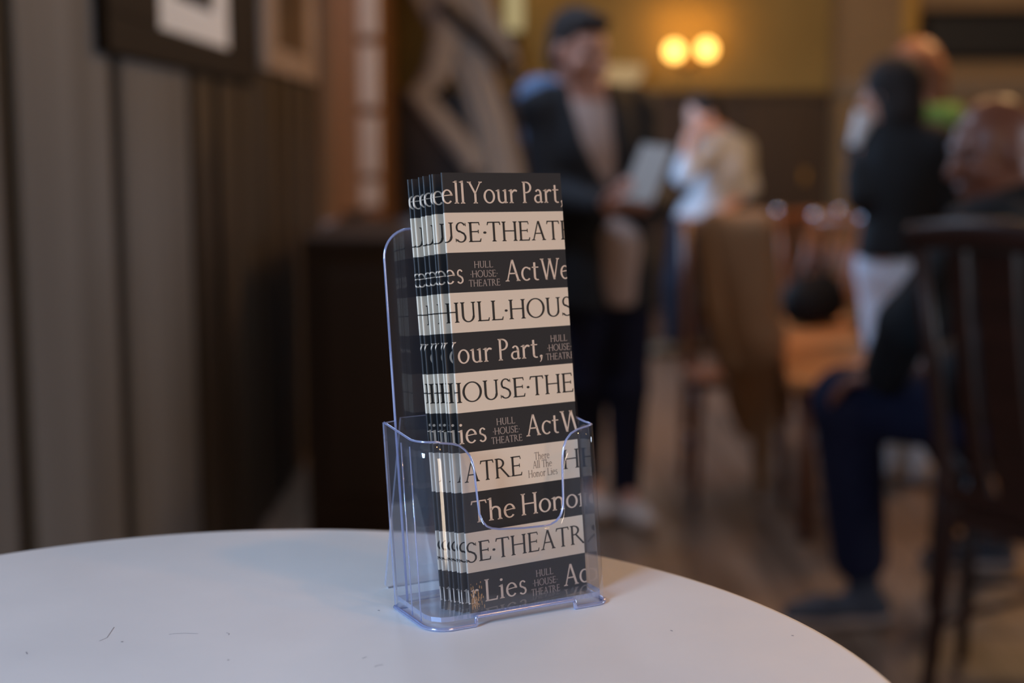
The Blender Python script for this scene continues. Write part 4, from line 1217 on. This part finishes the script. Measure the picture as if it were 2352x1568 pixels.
tag(cu_, 'white paper cup held up by the person in black with dark bobbed hair', 'cup')

# ------------------------------------------------------------------ D: person with reddish hair behind them
YD_ = 6.05
A = lambda x, y, dy=0.0: at(x, y, YD_ + dy)
rootD = Vector((A(2130, 500).x, YD_, 0))
pd = tag(empty('person', rootD), 'person with long reddish brown hair, green scarf and ochre top behind person in black', 'person', 'people mingling in the hall')
hf = Vector((-0.75, -0.65, -0.05))
J = dict(hd=A(2098, 172), nk=A(2128, 268), sl=A(2064, 302, -.08), sr=A(2196, 300, .07), ch=A(2132, 370), wa=A(2130, 460), pv=A(2130, 540),
         el=A(2050, 420, -.12), er=A(2215, 430, .08), wl=A(2090, 470, -.26), wr=A(2190, 520, -.05),
         hl=A(2100, 570, -.03), hr=A(2160, 570, .03), kl=A(2100, 780, -.04), kr=A(2165, 780, .02), al=A(2100, 985, 0), ar=A(2168, 990, .06))
b = Sdf(.03); PH, axH = head(b, J['hd'], hf, UP, 1.02)
b.cone(J['hd'] - UP * .06, J['nk'], .055, .06); trunk(b, J); arms(b, J); legs(b, J)
hand(b, J['wl'], (.6, -.6, .2), (0, 0, 1), (-.3, .9, 0), .6); hand(b, J['wr'], (-.3, -.4, -.8), (-1, 0, 0), (0, -1, 0), .4)
sdf_obj('body', b, .010, M_skin_a, pd, rootD); eyes(pd, PH, rootD)
q = Sdf(.025); q.ell(PH(0, -.025, .045), axH, (.098, .11, .105), .03); q.cone(PH(.06, -.05, .0), PH(.075, -.04, -.20), .06, .05, .04); q.cone(PH(-.06, -.05, .0), PH(-.075, -.04, -.20), .06, .05, .04); q.ell(PH(0, .125, -.04), axH, (.068, .075, .11), .015, True)
sdf_obj('hair', q, .009, M_hair_red, pd, rootD)
q = Sdf(.03); trunk(q, J, .02); arms(q, J, .018, .9); q.cut_plane(J['nk'] + UP * .02, UP)
sdf_obj('top', q, .010, M_orange, pd, rootD)
q = Sdf(.03); q.cone(J['nk'] + Vector((.09, -.06, 0)), J['nk'] + Vector((-.09, -.07, -.01)), .055, .055); q.cone(J['nk'] + Vector((.04, -.12, -.02)), J['ch'] + Vector((.05, -.16, -.02)), .06, .05)
sdf_obj('scarf', q, .010, M_green, pd, rootD)
q = Sdf(.03); legs(q, J, .014, .97); q.ell(J['pv'] - UP * .03, (Vector((1, 0, 0)), Vector((0, 1, 0)), UP), (.16, .13, .13), .05)
sdf_obj('trousers', q, .010, M_trousers, pd, rootD)
for k in ('al', 'ar'):
    q = Sdf(.03); shoe(q, J[k], (-.75, -.65, 0), .27); q.cut_plane((0, 0, .004), -UP); sdf_obj('shoe', q, .010, M_shoe_n, pd, rootD)

# ------------------------------------------------------------------ E: bald man seated on the right, facing left
YE = 3.65
A = lambda x, y, dy=0.0: at(x, y, YE + dy)
rootE = Vector((A(2330, 900).x, YE, 0))
pe = tag(empty('person', rootE), 'seated bald person in black jacket and navy jeans, facing left at right edge', 'person', 'people mingling in the hall')
hf = Vector((-0.97, -0.22, -0.18))
up_ = Vector((-0.22, 0, 1)).normalized()
J = dict(hd=A(2285, 350), nk=A(2340, 492), sl=A(2262, 532, -.22), sr=A(2395, 550, .20), ch=A(2370, 660), wa=A(2400, 800), pv=A(2420, 925),
         el=A(2085, 745, -.27), er=A(2340, 760, .26), wl=A(2030, 862, -.12), wr=A(2150, 855, .16),
         hl=A(2380, 955, -.10), hr=A(2390, 950, .10), kl=A(1945, 925, .02), kr=A(2130, 905, .42), al=A(1975, 1290, .14), ar=A(2270, 1215, .66))
b = Sdf(.03); PH, axH = head(b, J['hd'], hf, up_, 1.12)
b.cone(J['hd'] - up_ * .06 + Vector((.03, 0, 0)), J['nk'] + UP * .02, .066, .07); trunk(b, J); arms(b, J); legs(b, J)
hand(b, J['wl'], (-.9, .35, -.2), (0, 0, -1), (0, .9, 0), .5); hand(b, J['wr'], (-.9, -.2, -.2), (0, 0, -1), (0, -.9, 0), .5)
sdf_obj('body', b, h_, M_skin_c, pe, rootE); eyes(pe, PH, rootE, 1.12)
q = Sdf(.035); trunk(q, J, .03); arms(q, J, .028, .92); q.cone(J['nk'], J['nk'] + Vector((.02, 0, -.05)), .095, .12)
q.cut_plane(J['nk'] + UP * .085 + Vector((-.02, 0, 0)), Vector((-.25, 0, 1)))
q.cone(J['wa'] + Vector((-.10, -.12, 0)), J['hl'] + Vector((-.16, -.06, .10)), .12, .11)
sdf_obj('jacket', q, h_, M_black, pe, rootE)
q = Sdf(.03); legs(q, J, .024, .96); q.ell(J['pv'], (Vector((1, 0, 0)), Vector((0, 1, 0)), UP), (.17, .18, .14), .05)
q.cone(J['hl'], J['kl'], .105, .085); q.cone(J['kl'], J['kl'].lerp(J['al'], .96), .085, .07)
sdf_obj('jeans', q, h_, M_jeans, pe, rootE)
for k, dr in (('al', (-.98, -.15, 0)), ('ar', (-.95, -.1, 0))):
    q = Sdf(.03); heel, mid, toe = shoe(q, J[k], dr, .31); q.cut_plane((0, 0, .022), -UP); sh_ = sdf_obj('shoe', q, h_, M_shoe_n, pe, rootE)
    q = Sdf(.02); q.cone(Vector((heel.x, heel.y, .03)), Vector((mid.x, mid.y, .03)), .047, .048); q.cone(Vector((mid.x, mid.y, .03)), Vector((toe.x, toe.y, .03)), .048, .042)
    q.cut_plane((0, 0, .030), UP, .004); q.cut_plane((0, 0, .003), -UP, .004)
    so = sdf_obj('sole', q, .006, M_sole, sh_, rootE)

# ================================================================== CHAIRS, LOW TABLE, COAT
def make_chair(loc, rz, label, m, seat_h=.46, back_h=.96, w=.42, d=.42, nsp=5, recl=.10, group=None, finial=False, splat=False):
    r = tag(empty('dining_chair', loc, rz), label, 'chair', group)
    bm = bmesh.new(); add_box(bm, (-w / 2, -d / 2, seat_h - .035), (w / 2, d / 2, seat_h), .012); bm_obj('seat', bm, m, r)
    for sx in (-1, 1):
        bm = bmesh.new(); add_tube(bm, [(sx * (w / 2 - .03), d / 2 - .035, seat_h - .03), (sx * (w / 2 - .02), d / 2 - .02, 0)], [.021, .015], 10); bm_obj('leg', bm, m, r)
        bm = bmesh.new()
        add_tube(bm, [(sx * (w / 2 - .025), -d / 2 - .035, 0), (sx * (w / 2 - .025), -d / 2 + .02, seat_h), (sx * (w / 2 - .022), -d / 2 + .0 - recl * .4, (seat_h + back_h) / 2), (sx * (w / 2 - .02), -d / 2 - recl, back_h)], [.017, .022, .02, .017], 10)
        po = bm_obj('back_post', bm, m, r)
        if finial:
            bm = bmesh.new(); bmesh.ops.create_uvsphere(bm, u_segments=16, v_segments=12, radius=.026, matrix=Matrix.Translation((sx * (w / 2 - .02), -d / 2 - recl - .004, back_h + .018)))
            bm_obj('finial', bm, M_chrome, po, True)
        bm = bmesh.new(); add_tube(bm, [(sx * (w / 2 - .025), -d / 2, .2), (sx * (w / 2 - .025), d / 2 - .03, .2)], .010, 8); bm_obj('stretcher', bm, m, r)
    bm = bmesh.new()
    pts = [(-w / 2 + .005 + (w - .01) * k / 8, -d / 2 - recl - .03 * math.sin(math.pi * k / 8), back_h - .03 + .022 * math.sin(math.pi * k / 8)) for k in range(9)]
    add_tube(bm, pts, .032, 10, 0, .5); bm_obj('top_rail', bm, m, r)
    if splat:
        for x0, x1 in ((-.115, -.075), (.075, .115), (-.05, .05)):
            bm = bmesh.new()
            n_ = 8
            for k in range(n_):
                t0, t1 = k / n_, (k + 1) / n_
                y0 = -d / 2 + .01 - recl * t0 - .018 * math.sin(math.pi * t0); y1 = -d / 2 + .01 - recl * t1 - .018 * math.sin(math.pi * t1)
                z0 = seat_h + .04 + (back_h - seat_h - .09) * t0; z1 = seat_h + .04 + (back_h - seat_h - .09) * t1
                q = [bm.verts.new(v) for v in ((x0, y0, z0), (x1, y0, z0), (x1, y1, z1), (x0, y1, z1), (x0, y0 - .014, z0), (x1, y0 - .014, z0), (x1, y1 - .014, z1), (x0, y1 - .014, z1))]
                for f in ((0, 1, 2, 3), (7, 6, 5, 4), (0, 3, 7, 4), (1, 5, 6, 2)): bm.faces.new([q[i] for i in f])
            bm_obj('splat', bm, m, r)
        bm = bmesh.new(); add_box(bm, (-w / 2 + .02, -d / 2 - .005, seat_h + .02), (w / 2 - .02, -d / 2 + .018, seat_h + .06), .005); bm_obj('lower_rail', bm, m, r)
    else:
        for k in range(nsp):
            x = -w / 2 + w * (k + 1) / (nsp + 1)
            bm = bmesh.new(); add_tube(bm, [(x, -d / 2 + .02, seat_h - .01), (x, -d / 2 - recl * .45, (seat_h + back_h) / 2), (x, -d / 2 - recl - .02, back_h - .03)], [.009, .010, .008], 8)
            bm_obj('spindle', bm, m, r)
    return r
M_chrome = mat('polished_steel', (0.75, 0.75, 0.8), 0.08, 1.0)
# near chair, its back towards us on the right
p = at(2225, 800, 3.08)
make_chair((p.x + .30, 3.17, 0), math.atan2(.55, .84) - math.pi / 2 + 0.02, 'dark mahogany high-backed chair at right edge in front of the seated bald person', M_mahog, .47, 1.13, .46, .44, 3, .13, 'wooden chairs in the hall', splat=True)
# the seated man's own chair
make_chair((J['pv'].x - .02, YE + .06, 0), R(90) - .1, 'dark wooden chair under the seated bald person', M_mahog, (J['pv'].z - .13), .92, .46, .46, 4, .1, 'wooden chairs in the hall')
# chairs beyond the low table
for px, Y, rz, lab, fin in ((1816, 7.45, R(118), 'red-brown spindle-back chair with bright finials beyond the low table, left of two', True),
                            (1905, 8.0, R(192), 'red-brown spindle-back chair beyond the low table, right of two', True)):
    q = at(px, 700, Y)
    make_chair((q.x, Y, 0), rz, lab, M_chairwood, .46, .89, .42, .42, 4, .09, 'wooden chairs in the hall', fin)
# chair that carries the brown coat
q = at(1688, 800, 5.25)
make_chair((q.x, 5.25, 0), R(180), 'dark wooden chair draped with brown coat between standing person and low table', M_chairwood, .46, 1.0, .36, .38, 4, .08, 'wooden chairs in the hall')
YK = 5.05
A = lambda x, y, dy=0.0: at(x, y, YK + dy)
M_coat = noise_mat('brown_coat_cloth', (0.28, 0.165, 0.09), (0.38, 0.23, 0.13), (7, 7, 2), 0.95, 0.15)
ro = Vector((A(1700, 600).x, YK, 0))
co = tag(empty('coat', ro), 'brown coat hung over a chair back, hem trailing to a point near floor', 'coat')
q = Sdf(.035)
q.cone(A(1640, 520, .06), A(1745, 515, .06), .055, .055)
q.cone(A(1650, 530), A(1690, 760), .07, .085); q.cone(A(1735, 530), A(1748, 780), .06, .085); q.cone(A(1690, 540), A(1718, 780), .07, .09)
q.cone(A(1690, 760), A(1715, 930), .085, .055); q.cone(A(1748, 780), A(1760, 930), .085, .05)
q.cone(A(1757, 930), A(1746, 1130), .05, .022); q.cone(A(1700, 900), A(1712, 985), .05, .03)
q.cone(A(1645, 560, .02), A(1655, 780, .02), .06, .05)
sdf_obj('coat_body', q, .009, M_coat, co, ro)
q = Sdf(.03); q.cone(A(1622, 545, -.02), A(1635, 700, -.06), .05, .045); q.cone(A(1635, 700, -.06), A(1672, 830, -.06), .045, .038)
sdf_obj('sleeve', q, .009, M_coat, co, ro)
# low wooden table
zt = 0.55
def onz(px, py, z):
    a_ = (px - 1176) / FPX; b_ = -(py - 784) / FPX
    d_ = Vector((a_, CP + b_ * SP, -SP + b_ * CP)); d_ *= (z - EYE) / d_.z
    return Vector((d_.x, d_.y, z))
c1, c2 = onz(1810, 872, zt), onz(1778, 690, zt)
ax_ = (c2 - c1).normalized(); rx_ = Vector((ax_.y, -ax_.x, 0)); Ln = (c2 - c1).length; Wd = 0.30
ce = c1 + ax_ * Ln / 2 + rx_ * Wd / 2
lt_ = tag(empty('low_table', (ce.x, ce.y, 0), math.atan2(-ax_.x, ax_.y)), 'long low orange-brown wooden table in middle of the hall', 'table')
bm = bmesh.new(); add_box(bm, (-Wd / 2, -Ln / 2, zt - .04), (Wd / 2, Ln / 2, zt), .008); bm_obj('tabletop', bm, M_oak, lt_)
bm = bmesh.new(); add_box(bm, (-Wd / 2 + .04, -Ln / 2 + .06, zt - .12), (Wd / 2 - .04, Ln / 2 - .06, zt - .0405)); bm_obj('apron', bm, M_chairwood, lt_)
for sx in (-1, 1):
    for sy in (-1, 1):
        bm = bmesh.new(); add_tube(bm, [(sx * (Wd / 2 - .07), sy * (Ln / 2 - .08), zt - .042), (sx * (Wd / 2 - .07), sy * (Ln / 2 - .08), 0)], [.035, .025], 10); bm_obj('leg', bm, M_chairwood, lt_)
# dark bag on it
q = onz(1868, 745, zt)
s_ = Sdf(.04); s_.cone(q + Vector((-.06, -.05, .09)), q + Vector((.06, .06, .09)), .09, .09); s_.cone(q + Vector((-.05, -.03, .14)), q + Vector((.05, .04, .15)), .065, .065); s_.cut_plane((0, 0, zt + .001), -UP)
bg = tag(empty('bag', (q.x, q.y, zt)), 'dark soft bag lying on the low orange-brown table', 'bag')
sdf_obj('bag_body', s_, .009, M_black, bg, Vector((q.x, q.y, zt)))
bm = bmesh.new(); add_tube(bm, [(-.06 + .12 * k / 10, 0, .19 + .09 * math.sin(math.pi * k / 10)) for k in range(11)], .009, 8); bm_obj('handle', bm, M_black, bg)
